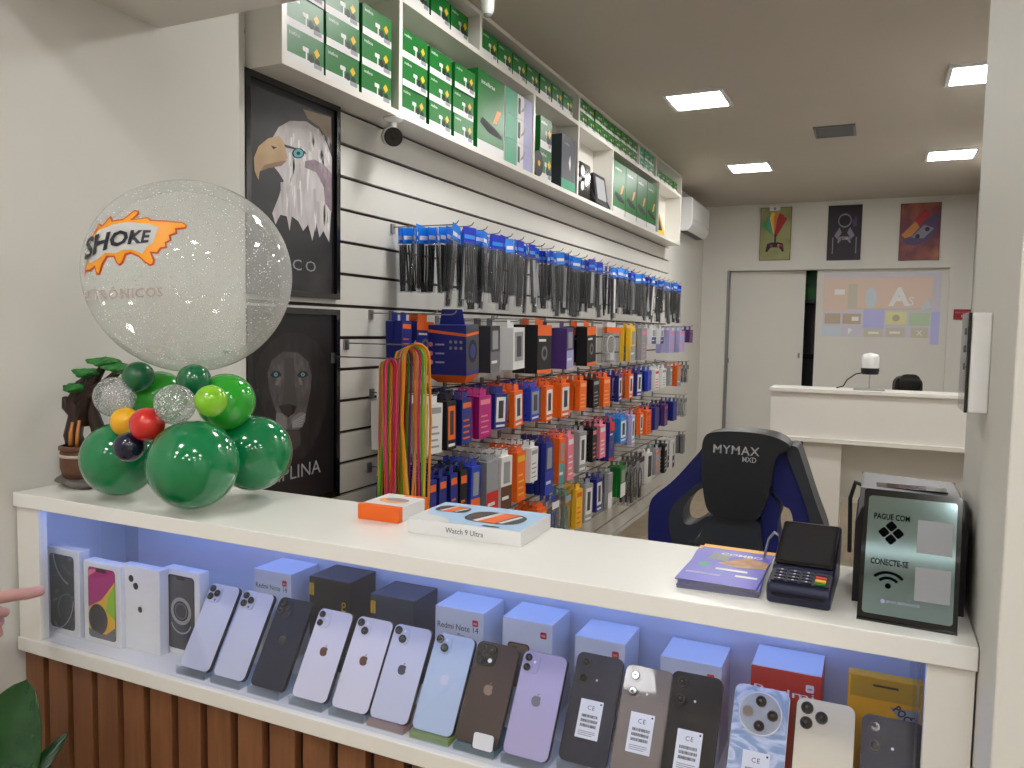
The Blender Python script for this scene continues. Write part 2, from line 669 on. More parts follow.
# ceiling vent
v = thing('ceiling_vent', 'small grey grille in the ceiling between the four lights', 'vent', (-0.295, 5.35, ZC))
f = MB()
f.box(-.12, .12, -.14, -.12, -.008, 0, 'mid_grey').box(-.12, .12, .12, .14, -.008, 0, 'mid_grey')
f.box(-.12, -.105, -.12, .12, -.008, 0, 'mid_grey').box(.105, .12, -.12, .12, -.008, 0, 'mid_grey')
f.build('frame', v)
f = MB()
for i in range(12):
    f.box(-.105, .105, -.115 + i * .02, -.103 + i * .02, -.006, -.001, 'mid_grey')
f.build('grille', v)

# ------------------------------------------------------------------ showcase counter
ZT = 1.12
ZL = 0.834
XC = -1.500
ct = thing('display_counter', 'white shop counter with glass front showcase over wooden slats', 'counter', (0, 0, 0))
MB().box(XC, 0.114, 0.950, 1.205, ZT - 0.027, ZT, 'white_top').build('countertop', ct, bevel=0.0015)
MB().box(XC, 0.114, 0.952, 1.205, ZL - 0.027, ZL, 'white_laminate').build('ledge', ct, bevel=0.0015)
MB().box(XC, -1.437, 0.957, 0.975, ZL + .0003, ZT - 0.0275, 'white_laminate').build('end_post', ct, bevel=0.001)
MB().box(0.066, 0.113, 0.957, 0.975, ZL + .0003, ZT - 0.0275, 'white_laminate').build('end_post', ct, bevel=0.001)
mat('case_back', (214, 216, 224), 0.5)
MB().box(XL, 0.113, 1.19, 1.202, ZL + .0003, ZT - 0.0275, 'case_back').build('back_panel', ct)
MB().box(XC, -1.488, 0.9755, 1.1895, ZL + .0003, ZT - 0.0275, 'case_back').build('side_panel', ct)
MB().box(0.098, 0.113, 0.9755, 1.1895, ZL + .0003, ZT - 0.0275, 'case_back').build('side_panel', ct)
g = MB().box(-1.4365, 0.0655, 0.962, 0.966, ZL + .0003, ZT - 0.0275, 'showcase_glass').build('glass_front', ct)
for x, y0 in ((-1.45, 1.10), (0.062, 1.03)):
    MB().box(x, x + 0.003, y0, 1.188, ZL + .0003, ZT - 0.0275, 'acrylic').build('glass_divider', ct)
led = mat('led_strip', (120, 160, 255), 0.5, emit=LED_W)
led.node_tree.nodes['Principled BSDF'].inputs['Emission Color'].default_value = (0.20, 0.36, 1.0, 1)
MB().box(-1.42, 0.05, 0.975, 0.983, ZT - 0.034, ZT - 0.028, 'led_strip').build('led_strip', ct)
MB().box(-1.42, 0.05, 1.135, 1.143, ZT - 0.034, ZT - 0.028, 'led_strip').build('led_strip', ct)
MB().box(XL, 0.113, 0.985, 1.2, 0.0, ZL - 0.028, 'slat_backing').build('base', ct)
mat('gap_strip', (225, 215, 205), 0.5)
x = -1.502
i = 0
while x < 0.09:
    MB().box(x, min(x + 0.053, 0.113), 0.968, 0.985, 0.002, ZL - 0.028, 'wood_slat').build('wooden_slat', ct, bevel=0.0015)
    if i >= 8:
        MB().box(x - 0.006, x - 0.003, 0.978, 0.985, 0.002, ZL - 0.028, 'gap_strip').build('light_gap_strip', ct)
    x += 0.0692
    i += 1

# ------------------------------------------------------------------ phone boxes
ramp_mat('art_silver_swirl', [(0.0, (30, 34, 38)), (0.55, (50, 56, 60)), (0.75, (120, 125, 130)), (1.0, (60, 66, 70))],
         'noise', 14, 0.3, (1, 1, 1.4), 1.0, 3.0)
ramp_mat('art_grey_ring', [(0.0, (34, 34, 38)), (0.5, (70, 70, 74)), (1.0, (120, 120, 124))],
         'noise', 9, 0.3, (1, 1, 1.0), 1.0, 0.5)


def ring_arc(cx, cz, r, wd, a0, a1, n=18):
    o_ = [(cx + (r + wd / 2) * math.cos(math.radians(a0 + (a1 - a0) * i / n)), cz + (r + wd / 2) * math.sin(math.radians(a0 + (a1 - a0) * i / n))) for i in range(n + 1)]
    i_ = [(cx + (r - wd / 2) * math.cos(math.radians(a0 + (a1 - a0) * i / n)), cz + (r - wd / 2) * math.sin(math.radians(a0 + (a1 - a0) * i / n))) for i in range(n, -1, -1)]
    return o_ + i_


def strip(mb, cx, cz, r, wd, a0, a1, y, m, n=18, rz=1.0):
    vs = []
    for i in range(n + 1):
        a = math.radians(a0 + (a1 - a0) * i / n)
        vs.append((cx + (r + wd / 2) * math.cos(a), y, cz + (r + wd / 2) * math.sin(a) * rz))
        vs.append((cx + (r - wd / 2) * math.cos(a), y, cz + (r - wd / 2) * math.sin(a) * rz))
    mb.add(vs, [(2 * i, 2 * i + 1, 2 * i + 3, 2 * i + 2)[::-1] for i in range(n)], m)


def apple(mb, x, z, s, y, m):
    """small fruit mark with a bite and a leaf"""
    pts = []
    for i in range(40):
        a = 2 * PI * i / 40
        r = 0.5 * (1 - 0.13 * math.exp(-((a - PI / 2) / 0.30) ** 2) - 0.07 * math.exp(-((a - 1.5 * PI) / 0.28) ** 2))
        px, pz = r * math.cos(a) * (1 + 0.06 * math.sin(a)), r * math.sin(a) * 1.02
        bx_, bz_ = px - 0.60, pz - 0.08
        d = math.hypot(bx_, bz_)
        if d < 0.24:
            px, pz = 0.60 + bx_ / d * 0.24, 0.08 + bz_ / d * 0.24
        pts.append((x + px * s, z + pz * s))
    mb.poly(pts, y, m)
    mb.poly([(x + 0.0 * s, z + 0.50 * s), (x + 0.05 * s, z + 0.64 * s), (x + 0.20 * s, z + 0.76 * s), (x + 0.17 * s, z + 0.60 * s)], y, m)


def phone_box(x0, x1, h, yf, d, style, label):
    wd = x1 - x0
    t = thing('phone_box', label, 'box', (x0, yf, (ZL + .0005)), group='phone boxes at the left end of the showcase')
    MB().box(0, wd, 0, d, 0, h, 'white_card').build('carton', t, bevel=0.0012)
    a = MB()
    mx, mz = wd * 0.14, h * 0.07
    X0, X1, Z0, Z1 = mx, wd - mx, mz, h - mz
    if style == 'pro':
        a.poly(rrect(X0, X1, Z0, Z1, 0.008), -0.0005, 'art_silver_swirl')
        W_, H_ = X1 - X0, Z1 - Z0
        strip(a, X1 + .005, Z1 + .005, W_ * .9, .004, 185, 250, -0.0008, 'silver')
        strip(a, X0 + W_ * .75, Z0 + H_ * .28, W_ * .42, .002, 80, 220, -0.0008, 'teal_box')
        strip(a, X0, Z0 + H_ * .42, W_ * .95, .002, 280, 358, -0.0008, 'silver')
    elif style == 'colour':
        a.poly(rrect(X0 - .001, X1 + .001, Z0 - .001, Z1 + .001, 0.008), -0.0004, 'ink')
        a.poly(rrect(X0, X1, Z0, Z1, 0.007), -0.0006, 'magenta')
        W_, H_ = X1 - X0, Z1 - Z0
        a.poly([(X0, Z0 + H_ * .42), (X0 + W_ * .5, Z0 + H_ * .56), (X1, Z0 + H_ * .85), (X1, Z0 + .01), (X0, Z0 + .01)], -0.0008, 'gold')
        a.poly([(X0 + W_ * .75, Z0 + H_ * .64), (X1, Z0 + H_ * .82), (X1, Z0 + H_ * .3), (X0 + W_ * .65, Z0 + H_ * .42)], -0.0010, 'lime')
        a.poly([(X0, Z0 + H_ * .86), (X0 + W_ * .45, Z1), (X0, Z1 - .006)], -0.0009, 'pink')
        a.poly(circ(X0 + W_ * .36, Z0 + H_ * .27, W_ * .36, 20, H_ * .22), -0.0012, 'dark_grey')
        a.poly([(X0, Z0 + .004), (X0 + .008, Z0), (X1 - .008, Z0), (X1, Z0 + .006), (X1, Z0 + H_ * .2), (X0 + W_ * .6, Z0 + H_ * .05), (X0, Z0 + H_ * .12)], -0.0014, 'mid_grey')
        a.poly(rrect(X0 + W_ * .3, X0 + W_ * .7, Z1 - .007, Z1, 0.003), -0.0016, 'ink')
    elif style == 'back':
        a.poly(rrect(X0, X1, Z0, Z1, 0.008), -0.0005, 'white_gloss')
        a.poly(circ(X0 + .013, Z1 - .013, .0068), -0.0009, 'ink')
        a.poly(circ(X0 + .025, Z1 - .026, .0068), -0.0009, 'ink')
        apple(a, (X0 + X1) / 2, h * .5, .012, -0.0009, 'ink')
    else:
        a.poly(rrect(X0 - .001, X1 + .001, Z0 - .001, Z1 + .001, 0.008), -0.0004, 'ink')
        a.poly(rrect(X0 + .001, X1 - .001, Z0 + .001, Z1 - .001, 0.007), -0.0006, 'art_grey_ring')
        a.poly(rrect(X0 + .022, X1 - .022, Z1 - .007, Z1 - .001, 0.003), -0.0010, 'ink')
        c_ = (X0 + X1) / 2
        for r, mm in ((.026, 'silver'), (.019, 'ink'), (.016, 'mid_grey')):
            a.poly(circ(c_, h * .52, r, 24), -0.0011 - (0.03 - r) * .01, mm)
        a.poly(circ(c_, h * .52, .013, 24), -0.0014, 'dark_grey')
        strip(a, c_, h * .42, .026, .003, 200, 340, -0.0011, 'silver')
    a.build('printed_face', t)
    return t


phone_box(-1.480, -1.380, 0.172, 0.998, 0.024, 'pro', 'tallest white phone box, dark grey swirl screen, far left of showcase')
phone_box(-1.370, -1.268, 0.158, 1.00, 0.024, 'colour', 'white phone box with pink, yellow and green wallpaper on its picture')
phone_box(-1.277, -1.177, 0.161, 1.010, 0.021, 'back', 'plain white phone box showing a white two-lens phone from behind')
phone_box(-1.194, -1.103, 0.160, 1.034, 0.024, 'ring', 'white phone box with grey ring wallpaper, rightmost of the four')


def dev_box(x0, x1, zt, body, top, label, cat='box', text=None, text2=None, badge=None, yf=1.105, d=0.078, extra=None, tcol='ink'):
    wd, h = x1 - x0, zt - (ZL + .0005)
    t = thing('phone_carton', label, cat, (x0, yf, (ZL + .0005)), group='phone cartons standing behind the leaning phones')
    MB().box(0, wd, 0, d, 0, h, body).build('carton', t, bevel=0.001)
    if top:
        MB().box(0.0008, wd - 0.0008, 0.0008, d - .0008, h, h + 0.0012, top).build('lid_glare', t)  # pale sheet: LED glare on the lid, put into its colour
    a = MB()
    if badge:
        a.poly(rrect(wd - .020, wd - .0095, h - .024, h - .0135, .002), -0.0006, badge)
        a.text('mi', wd - .01475, h - .0208, .0042, -0.0009, 'white_gloss' if badge != 'white_gloss' else 'red', bold=.02)
    if text:
        a.text(text, .005, h - .035, .0100, -0.0007, tcol, 'l', width=wd - .014)
    if text2:
        a.text(text2, wd * .55, h - .046, .0065, -0.0007, tcol)
    if extra:
        extra(a, wd, h)
    a.build('printed_face', t)
    return t


def yellow_tag(a, wd, h):
    a.rect(.001, .011, h - .034, h - .012, -0.0007, 'gold')
    a.text('POCO', .0078, h - .0325, .0035, -0.001, 'ink', 'l', rot=PI / 2, width=.019)


def yellow_pro(a, wd, h):
    yellow_tag(a, wd, h)
    a.text('Pro', wd - .009, h - .064, .014, -0.0008, 'gold', 'l', rot=PI / 2)


def phone_pic(a, wd, h):
    a.poly(rrect(.010, .048, h - .11, h - .038, .006), -0.0006, 'brown')
    a.poly(rrect(.012, .046, h - .11, h - .040, .005), -0.0008, 'pic_bronze')
    a.poly(circ(.022, h - .050, .006), -0.001, 'dark_grey')
    a.poly(circ(.022, h - .050, .0035), -0.0012, 'ink')


def phone_pic2(a, wd, h):
    a.poly(rrect(.012, .050, h - .12, h - .044, .006), -0.0006, 'dark_grey')
    a.poly(rrect(.014, .048, h - .12, h - .046, .005), -0.0008, 'mid_grey')
    a.poly(circ(.024, h - .056, .006), -0.001, 'dark_grey')
    a.poly(circ(.038, h - .056, .004), -0.001, 'ink')


def poco(a, wd, h):
    a.rect(.003, wd - .003, h - .03, h - .002, -0.0006, 'amber_dark')
    a.rect(.03, .06, h - .013, h - .010, -.001, 'ink')
    a.poly([(wd - .038, h - .036), (wd - .002, h - .036), (wd - .002, h - .078)], -0.001, 'grey_card')
    a.text('POCO', wd - .022, h - .05, .010, -0.0014, 'ink', rot=-.75, bold=.03, width=.032)


mat('pic_bronze', (140, 118, 96), 0.35)
mat('amber_dark', (190, 142, 20), 0.5)
mat('amber', (238, 168, 16), 0.5)
mat('carton_black', (34, 28, 28), 0.4)
mat('carton_grey', (60, 62, 72), 0.4)
dev_box(-1.039, -0.951, 0.996, 'white_card', None, 'small white carton reading Note 14 behind silver phones', text='Redmi Note 14', badge='red')
dev_box(-0.909, -0.819, 1.001, 'carton_black', None, 'black carton with yellow Pro lettering on its edge', extra=yellow_pro)
dev_box(-0.776, -0.687, 0.990, 'carton_grey', None, 'dark grey carton with only a small yellow tag', extra=yellow_tag)
dev_box(-0.646, -0.556, 0.991, 'white_card', None, 'white carton whose second line of lettering reads Pro', text='Redmi Note 14', text2='Pro', badge='red')
dev_box(-0.522, -0.436, 0.993, 'white_card', None, 'white carton picturing a bronze phone', badge='red', extra=phone_pic)
dev_box(-0.399, -0.319, 0.985, 'white_card', None, 'white carton picturing a grey phone with a square camera', badge='red', extra=phone_pic2)
dev_box(-0.266, -0.178, 0.979, 'white_card', None, 'white carton half hidden behind the matte black phone', text='Redmi Note 14', badge='red')
dev_box(-0.138, -0.046, 0.991, 'red', 'white_card', 'bright red phone carton in the showcase', badge='white_gloss', text='Redmi', tcol='white_gloss')
dev_box(-0.014, 0.074, 1.006, 'amber', None, 'amber yellow carton at the right end of the showcase', extra=poco, d=.018)

# ------------------------------------------------------------------ leaning phones
ramp_mat('blue_swirl_back', [(0.0, (104, 128, 158)), (0.45, (150, 170, 196)), (0.6, (206, 214, 226)), (1.0, (120, 142, 172))],
         'noise', 16, 0.2, (1, 1, 1.6), 1.0, 4.0, coat=0.6)
mat('ph_silver', (196, 198, 214), 0.28, coat=0.3)
mat('ph_white', (214, 210, 220), 0.22, coat=0.4)
mat('ph_ice', (180, 196, 216), 0.22, coat=0.4)
mat('ph_lilac', (176, 166, 196), 0.22, coat=0.4)
mat('ph_navy', (24, 30, 50), 0.3, spec=0.35)
mat('ph_brown', (74, 60, 54), 0.3, spec=0.35)
mat('ph_taupe', (112, 98, 88), 0.3, coat=0.3)
mat('ph_midnight', (14, 20, 42), 0.28, spec=0.3)
mat('ph_black', (10, 10, 12), 0.45, spec=0.3)
mat('ph_cream', (226, 212, 178), 0.3, coat=0.3)
mat('rail_dark', (52, 46, 50), 0.3, metal=0.6)
mat('sign_ink', (8, 10, 14), 0.95, spec=0.0)
mat('lens_glass', (8, 10, 16), 0.05, coat=1.0)
LEAN = -0.555
PW, PL, PD = 0.0705, 0.145, 0.0075


def lens(par, x, z, r, y):
    o = MB()
    o.prism(circ(x, z, r, 20), y - 0.0022, y, 'rail_dark')
    o.poly(circ(x, z, r * .82, 20), y - 0.0024, 'lens_glass')
    o.poly(circ(x - r * .1, z + r * .1, r * .28, 10), y - 0.0026, 'dark_grey')
    o.build('lens', par)


def phone(x, yb, back, cams, label, logo=None, sticker=False, rail='rail_dark', w_=PW, l_=PL, stand_tint=None, st='acrylic', pill=False):
    # clear stand
    rt = (LEAN, 0, 0)
    s = thing('phone_stand', 'clear acrylic stand under the ' + label.split(' leaning')[0], 'stand', (x, yb - .004, (ZL + .0005)))
    m = MB()
    m.T = Matrix.Translation((0, 0, .0085)) @ Matrix.Rotation(LEAN, 4, 'X')
    m.box(-w_ * .42, w_ * .42, PD + 0.0012, PD + 0.0032, 0.004, l_ * .72, 'acrylic')
    m.build('back_plate', s)
    m = MB()
    m.box(-w_ * .47, w_ * .47, -0.006, 0.070, 0.0, 0.0085, stand_tint or 'acrylic')
    m.build('foot_plate', s)
    m = MB()
    m.box(-w_ * .47, w_ * .47, -0.0085, -0.0061, 0.0, 0.014, 'acrylic')
    m.build('front_lip', s)
    t = thing('smartphone', label, 'phone', (x, yb - .004, ZL + .0112), rt, group='phones leaning on stands in the showcase')
    m = MB()
    m.prism(rrect(-w_ / 2, w_ / 2, 0, l_, 0.010, 5), 0, PD, rail, rail, True)
    m.build('body', t)
    m = MB()
    m.poly(rrect(-w_ / 2 + .0006, w_ / 2 - .0006, .0006, l_ - .0006, 0.0096, 5), -0.0003, back)
    m.build('back_glass', t)
    if cams:
        kind = cams
        x0 = -w_ / 2
        if kind == 'pro':
            c = MB().prism(rrect(x0 + .003, x0 + .033, l_ - .034, l_ - .003, .008), -0.0018, -0.0003, back).build('camera_bump', t)
            for a, b_ in ((.011, .0105), (.011, .0245), (.0245, .0175)):
                lens(c, x0 + a, l_ - b_, .0062, -0.0018)
            MB().poly(circ(x0 + .0235, l_ - .0295, .002, 10), -0.0021, 'ink').build('flash', c)
        elif kind == 'two_v':
            c = MB().prism(rrect(x0 + .003, x0 + .028, l_ - .032, l_ - .003, .008), -0.0016, -0.0003, back).build('camera_bump', t)
            for a, b_ in ((.0105, .0105), (.0105, .0245)):
                lens(c, x0 + a, l_ - b_, .0055, -0.0016)
            MB().poly(circ(x0 + .021, l_ - .0155, .002, 10), -0.0019, 'white_gloss').build('flash', c)
        elif kind == 'two_d':
            c = MB().prism(rrect(x0 + .003, x0 + .031, l_ - .032, l_ - .003, .008), -0.0016, -0.0003, back).build('camera_bump', t)
            for a, b_ in ((.0105, .0105), (.0215, .0225)):
                lens(c, x0 + a, l_ - b_, .0065, -0.0016)
            MB().poly(circ(x0 + .0225, l_ - .0105, .002, 10), -0.0019, 'white_gloss').build('flash', c)
        elif kind == 'ring':
            c = MB().prism(circ(0, l_ - .034, .0280, 40), -0.0022, -0.0003, 'silver').build('camera_bump', t)
            MB().poly(circ(0, l_ - .034, .0262, 40), -0.0024, 'ring_face').build('camera_face', c)
            for a, b_ in ((0, .0155), (.0158, 0), (0, -.0155)):
                lens(c, a, l_ - .034 + b_, .0072, -0.0024)
            o = MB().poly(circ(-.0158, l_ - .034, .0072, 20), -0.0027, 'pic_bronze')
            o.build('flash', c)
        elif kind == 'tri_r':
            c = MB().prism(rrect(x0 + .003, x0 + .042, l_ - .042, l_ - .003, .009), -0.0016, -0.0003, back).build('camera_bump', t)
            for a, b_ in ((.013, .0125), (.013, .031), (.031, .0215)):
                lens(c, x0 + a, l_ - b_, .0078, -0.0016)
        elif kind == 'dark_sq':
            c = MB().prism(rrect(x0 + .003, x0 + .036, l_ - .036, l_ - .003, .009), -0.0016, -0.0003, 'black_gloss').build('camera_bump', t)
            for a, b_ in ((.012, .012), (.012, .027), (.027, .012)):
                lens(c, x0 + a, l_ - b_, .0062, -0.0016)
            MB().poly(circ(x0 + .027, l_ - .027, .0035, 12), -0.0019, 'white_gloss').build('flash', c)
        elif kind == 'one':
            c = MB().prism(circ(x0 + .016, l_ - .014, .009, 24), -0.0014, -0.0003, back).build('camera_bump', t)
            lens(c, x0 + .016, l_ - .014, .006, -0.0014)
            c = MB().prism(circ(x0 + .016, l_ - .036, .009, 24), -0.0014, -0.0003, back).build('camera_bump', t)
            lens(c, x0 + .016, l_ - .036, .006, -0.0014)
            MB().poly(circ(x0 + .036, l_ - .036, .0018, 10), -0.0007, 'white_gloss').build('flash', t)
    if logo:
        m = MB()
        apple(m, 0, l_ * .53, .0155, -0.0007, logo)
        m.build('logo', t)
    if sticker:
        m = MB()
        zc = l_ * .34 if sticker is True else sticker
        m.rect(-.017, .017, zc - .026, zc + .026, -0.0008, 'white_card')
        m.text('CE', 0, zc + .0125, .006, -0.0011, 'ink', space=1.2)
        for k_ in range(3):
            z_ = zc + .004 - k_ * .0065
            x_ = -.012
            rr = random.Random(k_ + int(1e4 * abs(x)))
            while x_ < .0115:
                wdt = rr.choice((.0005, .0008, .0012))
                m.rect(x_, x_ + wdt, z_ - .002, z_ + .002, -0.0011, 'ink')
                x_ += wdt + rr.choice((.0004, .0006))
        for k_ in range(3):
            m.rect(-.013, .012 - .004 * (k_ == 2), zc - .0170 - k_ * .0025, zc - .0162 - k_ * .0025, -0.0011, 'mid_grey')
        m.rect(.0125, .015, zc + .021, zc + .0235, -0.0011, 'ink')
        m.build('sticker', t)
    return t


ramp_mat('ring_face', [(0.0, (120, 126, 132)), (0.5, (170, 176, 184)), (1.0, (210, 214, 220))], 'noise', 18, 0.2, metal=0.5)
mat('foot_lime', (140, 170, 60), 0.2)
mat('foot_teal', (60, 110, 120), 0.2)
mat('foot_rose', (180, 130, 120), 0.2)
phone(-1.0625, 0.985, 'ph_silver', 'pro', 'silver phone leaning first beside the phone boxes', l_=.150)
phone(-0.9825, 0.985, 'ph_silver', 'pro', 'second silver three-lens phone leaning left of the black one', l_=.150)
phone(-0.8985, 0.985, 'ph_navy', 'pro', 'dark blue-black three-lens phone leaning between silver and pinkish ones', logo='black_gloss', l_=.150)
phone(-0.810, 0.985, 'ph_white', 'two_v', 'pinkish white phone with two lenses stacked upright leaning next to black one', logo='brown')
phone(-0.7300, 0.985, 'ph_white', 'two_d', 'white phone with diagonal lenses and brownish mark leaning in the row', logo='brown')
phone(-0.6565, 0.985, 'ph_silver', 'two_d', 'pale grey phone with diagonal lenses and dark mark leaning in the row', logo='dark_grey', stand_tint='foot_rose')
phone(-0.5790, 0.985, 'ph_ice', 'two_d', 'ice blue phone with diagonal lenses leaning on lime green foot', logo='ph_silver', stand_tint='foot_lime')
phone(-0.5040, 0.985, 'ph_brown', 'dark_sq', 'dark brown phone with white corner card leaning left of the lilac one', logo='pic_bronze', stand_tint='foot_teal')
phone(-0.4260, 0.985, 'ph_lilac', 'two_v', 'lilac purple phone leaning beside the brown one', logo='mid_grey')
phone(-0.348, 1.005, 'ph_midnight', 'one', 'glossy midnight blue phone with barcode sticker leaning right of the lilac one', sticker=.060, l_=.150)
phone(-0.272, 1.000, 'ph_taupe', 'one', 'taupe brown phone with barcode sticker leaning between two dark ones', sticker=.060, w_=.070, l_=.148)
phone(-0.205, 1.000, 'ph_black', 'one', 'matte black phone with barcode sticker leaning right of the taupe one', sticker=.052, l_=.152)
phone(-0.118, 1.000, 'blue_swirl_back', 'ring', 'blue marbled phone with big round camera ring leaning under the red carton', sticker=.045, rail='silver', l_=.152)
phone(-0.0385, 1.000, 'ph_cream', 'tri_r', 'cream phone with three big lenses leaning left of the last one', rail='ph_cream', l_=.150)
phone(0.0405, 1.000, 'ph_midnight', 'one', 'dark blue phone leaning last at the right end before the amber carton', w_=.072, l_=.146)
c = MB().poly(rrect(-.016, .016, 0, .022, .004), 0, 'white_gloss').prism(rrect(-.016, .016, 0, .022, .004), .0001, .001, 'white_gloss').build('price_card')
tag(c, 'small blank white card on the foot of the brown phone', 'card')
c.location = (-0.487, 0.969, ZL + .0135)
c.rotation_euler = (-.3, 0, 0)

# ------------------------------------------------------------------ things on the counter
# orange and white carton
t = thing('accessory_box', 'small white carton with orange ends lying on the counter', 'box', (-0.760, 1.10, ZT), (0, 0, 0.03))
MB().box(-.038, .043, 0, .098, 0, .026, 'white_card').build('carton', t, bevel=0.001)
MB().box(-.0385, .0435, -.0006, .012, .0002, .0265, 'orange').build('orange_end', t, bevel=0.0005)
MB().box(.0, .0435, .088, .0986, .0002, .0265, 'orange').build('orange_end', t, bevel=0.0005)
m = MB()
m.T = Matrix.Rotation(-PI / 2, 4, 'X')


# mapping (x, y, z) -> (x, z, -y): figures in the x-z plane lie flat, facing up
FLAT = Matrix(((1, 0, 0, 0), (0, 0, 1, 0), (0, -1, 0, 0), (0, 0, 0, 1)))
m.T = Matrix.Translation((0, 0, .0266)) @ FLAT
m.poly(circ(.003, .050, .028, 20, .020), 0, 'orange_pale')
m.poly(circ(.008, .053, .023, 20, .012), -.0002, 'grey_card')
m.build('printed_lid', t)
# wide watch carton
t = thing('watch_box', 'flat white and pale blue smart watch carton with watch pictures on lid', 'box', (-0.575, 1.065, ZT), (0, 0, 0.03))
mat('pale_blue', (176, 206, 236), 0.4)
MB().box(-.099, .099, 0, .13, 0, .024, 'white_card').build('carton', t, bevel=0.001)
m = MB()
m.text('Watch 9 Ultra', .003, .008, .0085, -.0006, 'dark_grey', width=.066)
m.T = Matrix.Translation((0, 0, .0244)) @ FLAT
m.rect(-.098, .098, .001, .129, 0, 'pale_blue')
m.poly([(-.098, .001), (-.02, .001), (-.05, .03), (-.085, .04), (-.098, .08)], -.0002, 'white_gloss')
for cx, cz, s in ((-.06, .085, .6), (.03, .06, 1.0)):
    m.poly(rrect(cx - .05 * s, cx + .05 * s, cz - .036 * s, cz + .036 * s, .03 * s), -.0004, 'dark_grey')
    m.poly([(cx - .02 * s, cz - .034 * s), (cx + .012 * s, cz - .034 * s), (cx + .03 * s, cz + .034 * s), (cx - .002 * s, cz + .034 * s)], -.0006, 'orange')
    m.poly([(cx - .028 * s, cz - .03 * s), (cx - .018 * s, cz - .034 * s), (cx + .002 * s, cz + .034 * s), (cx - .008 * s, cz + .034 * s)], -.0007, 'white_gloss')
    m.poly([(cx + .016 * s, cz - .03 * s), (cx + .024 * s, cz - .03 * s), (cx + .04 * s, cz + .02 * s), (cx + .033 * s, cz + .026 * s)], -.0007, 'white_gloss')
    m.poly(circ(cx - .034 * s, cz, .010 * s, 16), -.0008, 'brown')
m.poly(rrect(.03, .06, .004, .010, .003), -.0006, 'ink')
m.build('printed_lid', t)

# stack of purple flyers, each sheet a thing
ramp_mat('flyer_food', [(0.0, (110, 60, 40)), (0.5, (180, 130, 80)), (1.0, (220, 190, 130))], 'noise', 60, 0.4)
mat('flyer_purple', (74, 66, 190), 0.3)
mat('flyer_side', (110, 110, 130), 0.6)
mat('amber_soft', (240, 176, 60), 0.4)


def flyer(z, h, rot, dx, label, art=True, name='flyer'):
    t = thing(name, label, 'flyer', (-0.176 + dx, 1.090, z), (0, 0, rot), group='flyers stacked beside the card terminal')
    MB().box(-.051, .051, -.092, .092, 0, h, 'flyer_side').build('paper', t)
    m = MB()
    m.T = Matrix.Translation((0, 0, h + .0002)) @ FLAT
    m.rect(-.051, .051, -.092, .092, 0, 'flyer_purple')
    m.rect(-.051, .051, .076, .092, -.0002, 'amber_soft')
    if art:
        m.poly([(-.032, .02), (-.004, .012), (-.004, .048), (-.030, .052)], -.0003, 'grey_card')
        m.poly([(-.015, .0), (.015, -.01), (.05, .0), (.05, .03), (.02, .045), (.0, .02)], -.0004, 'flyer_food')
        m.text('COMBO', .010, .044, .011, -.0006, 'white_gloss', bold=.03)
        m.rect(-.012, .03, -.030, -.022, -.0004, 'white_gloss')
        m.rect(.018, .046, -.052, -.044, -.0004, 'white_gloss')
        m.poly(circ(-.03, -.012, .008), -.0004, 'teal_box')
        m.rect(-.045, .0, -.06, -.052, -.0004, 'lavender')
    m.build('printed_face', t)


for k_ in range(4):
    flyer(ZT + k_ * .0024, .002, 0.06 - .02 * (k_ % 2), 0.001 * k_, 'purple flyer in the lower part of the stack by the card terminal', art=False)
flyer(ZT + .0097, .0018, -0.02, 0.004, 'topmost purple flyer with food picture and yellow upper edge')

# card terminal
mat('terminal_navy', (28, 30, 62), 0.35)
mat('screen_dark', (34, 36, 42), 0.12, coat=0.4)
mat('key_grey', (150, 152, 160), 0.4)
t = thing('card_terminal', 'dark navy card payment terminal with large screen and keypad', 'payment terminal', (-0.070, 1.085, ZT), (0, 0, -0.03))
m = MB()
prof = [(-.092, 0), (-.098, .016), (-.094, .026), (-.050, .032), (-.046, .036), (.045, .072), (.060, .070), (.066, .048), (.058, .0)]
vs = []
n = len(prof)
for sx in (-.037, .037):
    vs += [(sx, a, b_) for a, b_ in prof]
m.add(vs, [tuple(range(n)), tuple(range(2 * n - 1, n - 1, -1))] + [(i, i + n, (i + 1) % n + n, (i + 1) % n) for i in range(n)], 'terminal_navy')
m.build('body', t, bevel=0.004, seg=3)
# tilted faces
ang = math.atan2(.036, .091)
MBs = MB()
MBs.T = Matrix.Translation((0, -.046, .0375)) @ Matrix.Rotation(ang, 4, 'X') @ FLAT
MBs.prism(rrect(-.035, .035, .0, .094, .003), -.0012, .0, 'black_gloss')
MBs.rect(-.031, .031, .006, .088, -.0016, 'screen_dark')
MBs.build('screen', t)
ang2 = math.atan2(.006, .044)
kp = MB()
kp.T = Matrix.Translation((0, -.094, .0265)) @ Matrix.Rotation(ang2, 4, 'X') @ FLAT
kp.prism(rrect(-.034, .034, .004, .042, .003), -.001, 0, 'black_matte')
kp = kp.build('keypad', t)
for r_ in range(4):
    for c_ in range(4):
        q = MB()
        q.T = Matrix.Translation((0, -.094, .0275)) @ Matrix.Rotation(ang2, 4, 'X') @ FLAT
        cx, cz = -.0235 + c_ * .0157, .009 + r_ * .009
        mm = 'terminal_navy'
        if c_ == 3:
            mm = ('green_box', 'gold', 'red', 'terminal_navy')[r_]
        q.prism(rrect(cx - .0062, cx + .0062, cz - .003, cz + .003, .001), -.0015, 0, mm)
        if c_ < 3:
            q.poly(circ(cx, cz, .0016, 8), -.0018, 'white_gloss')
        q.build('key', kp)
MB().box(-.030, .030, -.100, -.0965, .012, .015, 'black_gloss').build('card_slot', t)
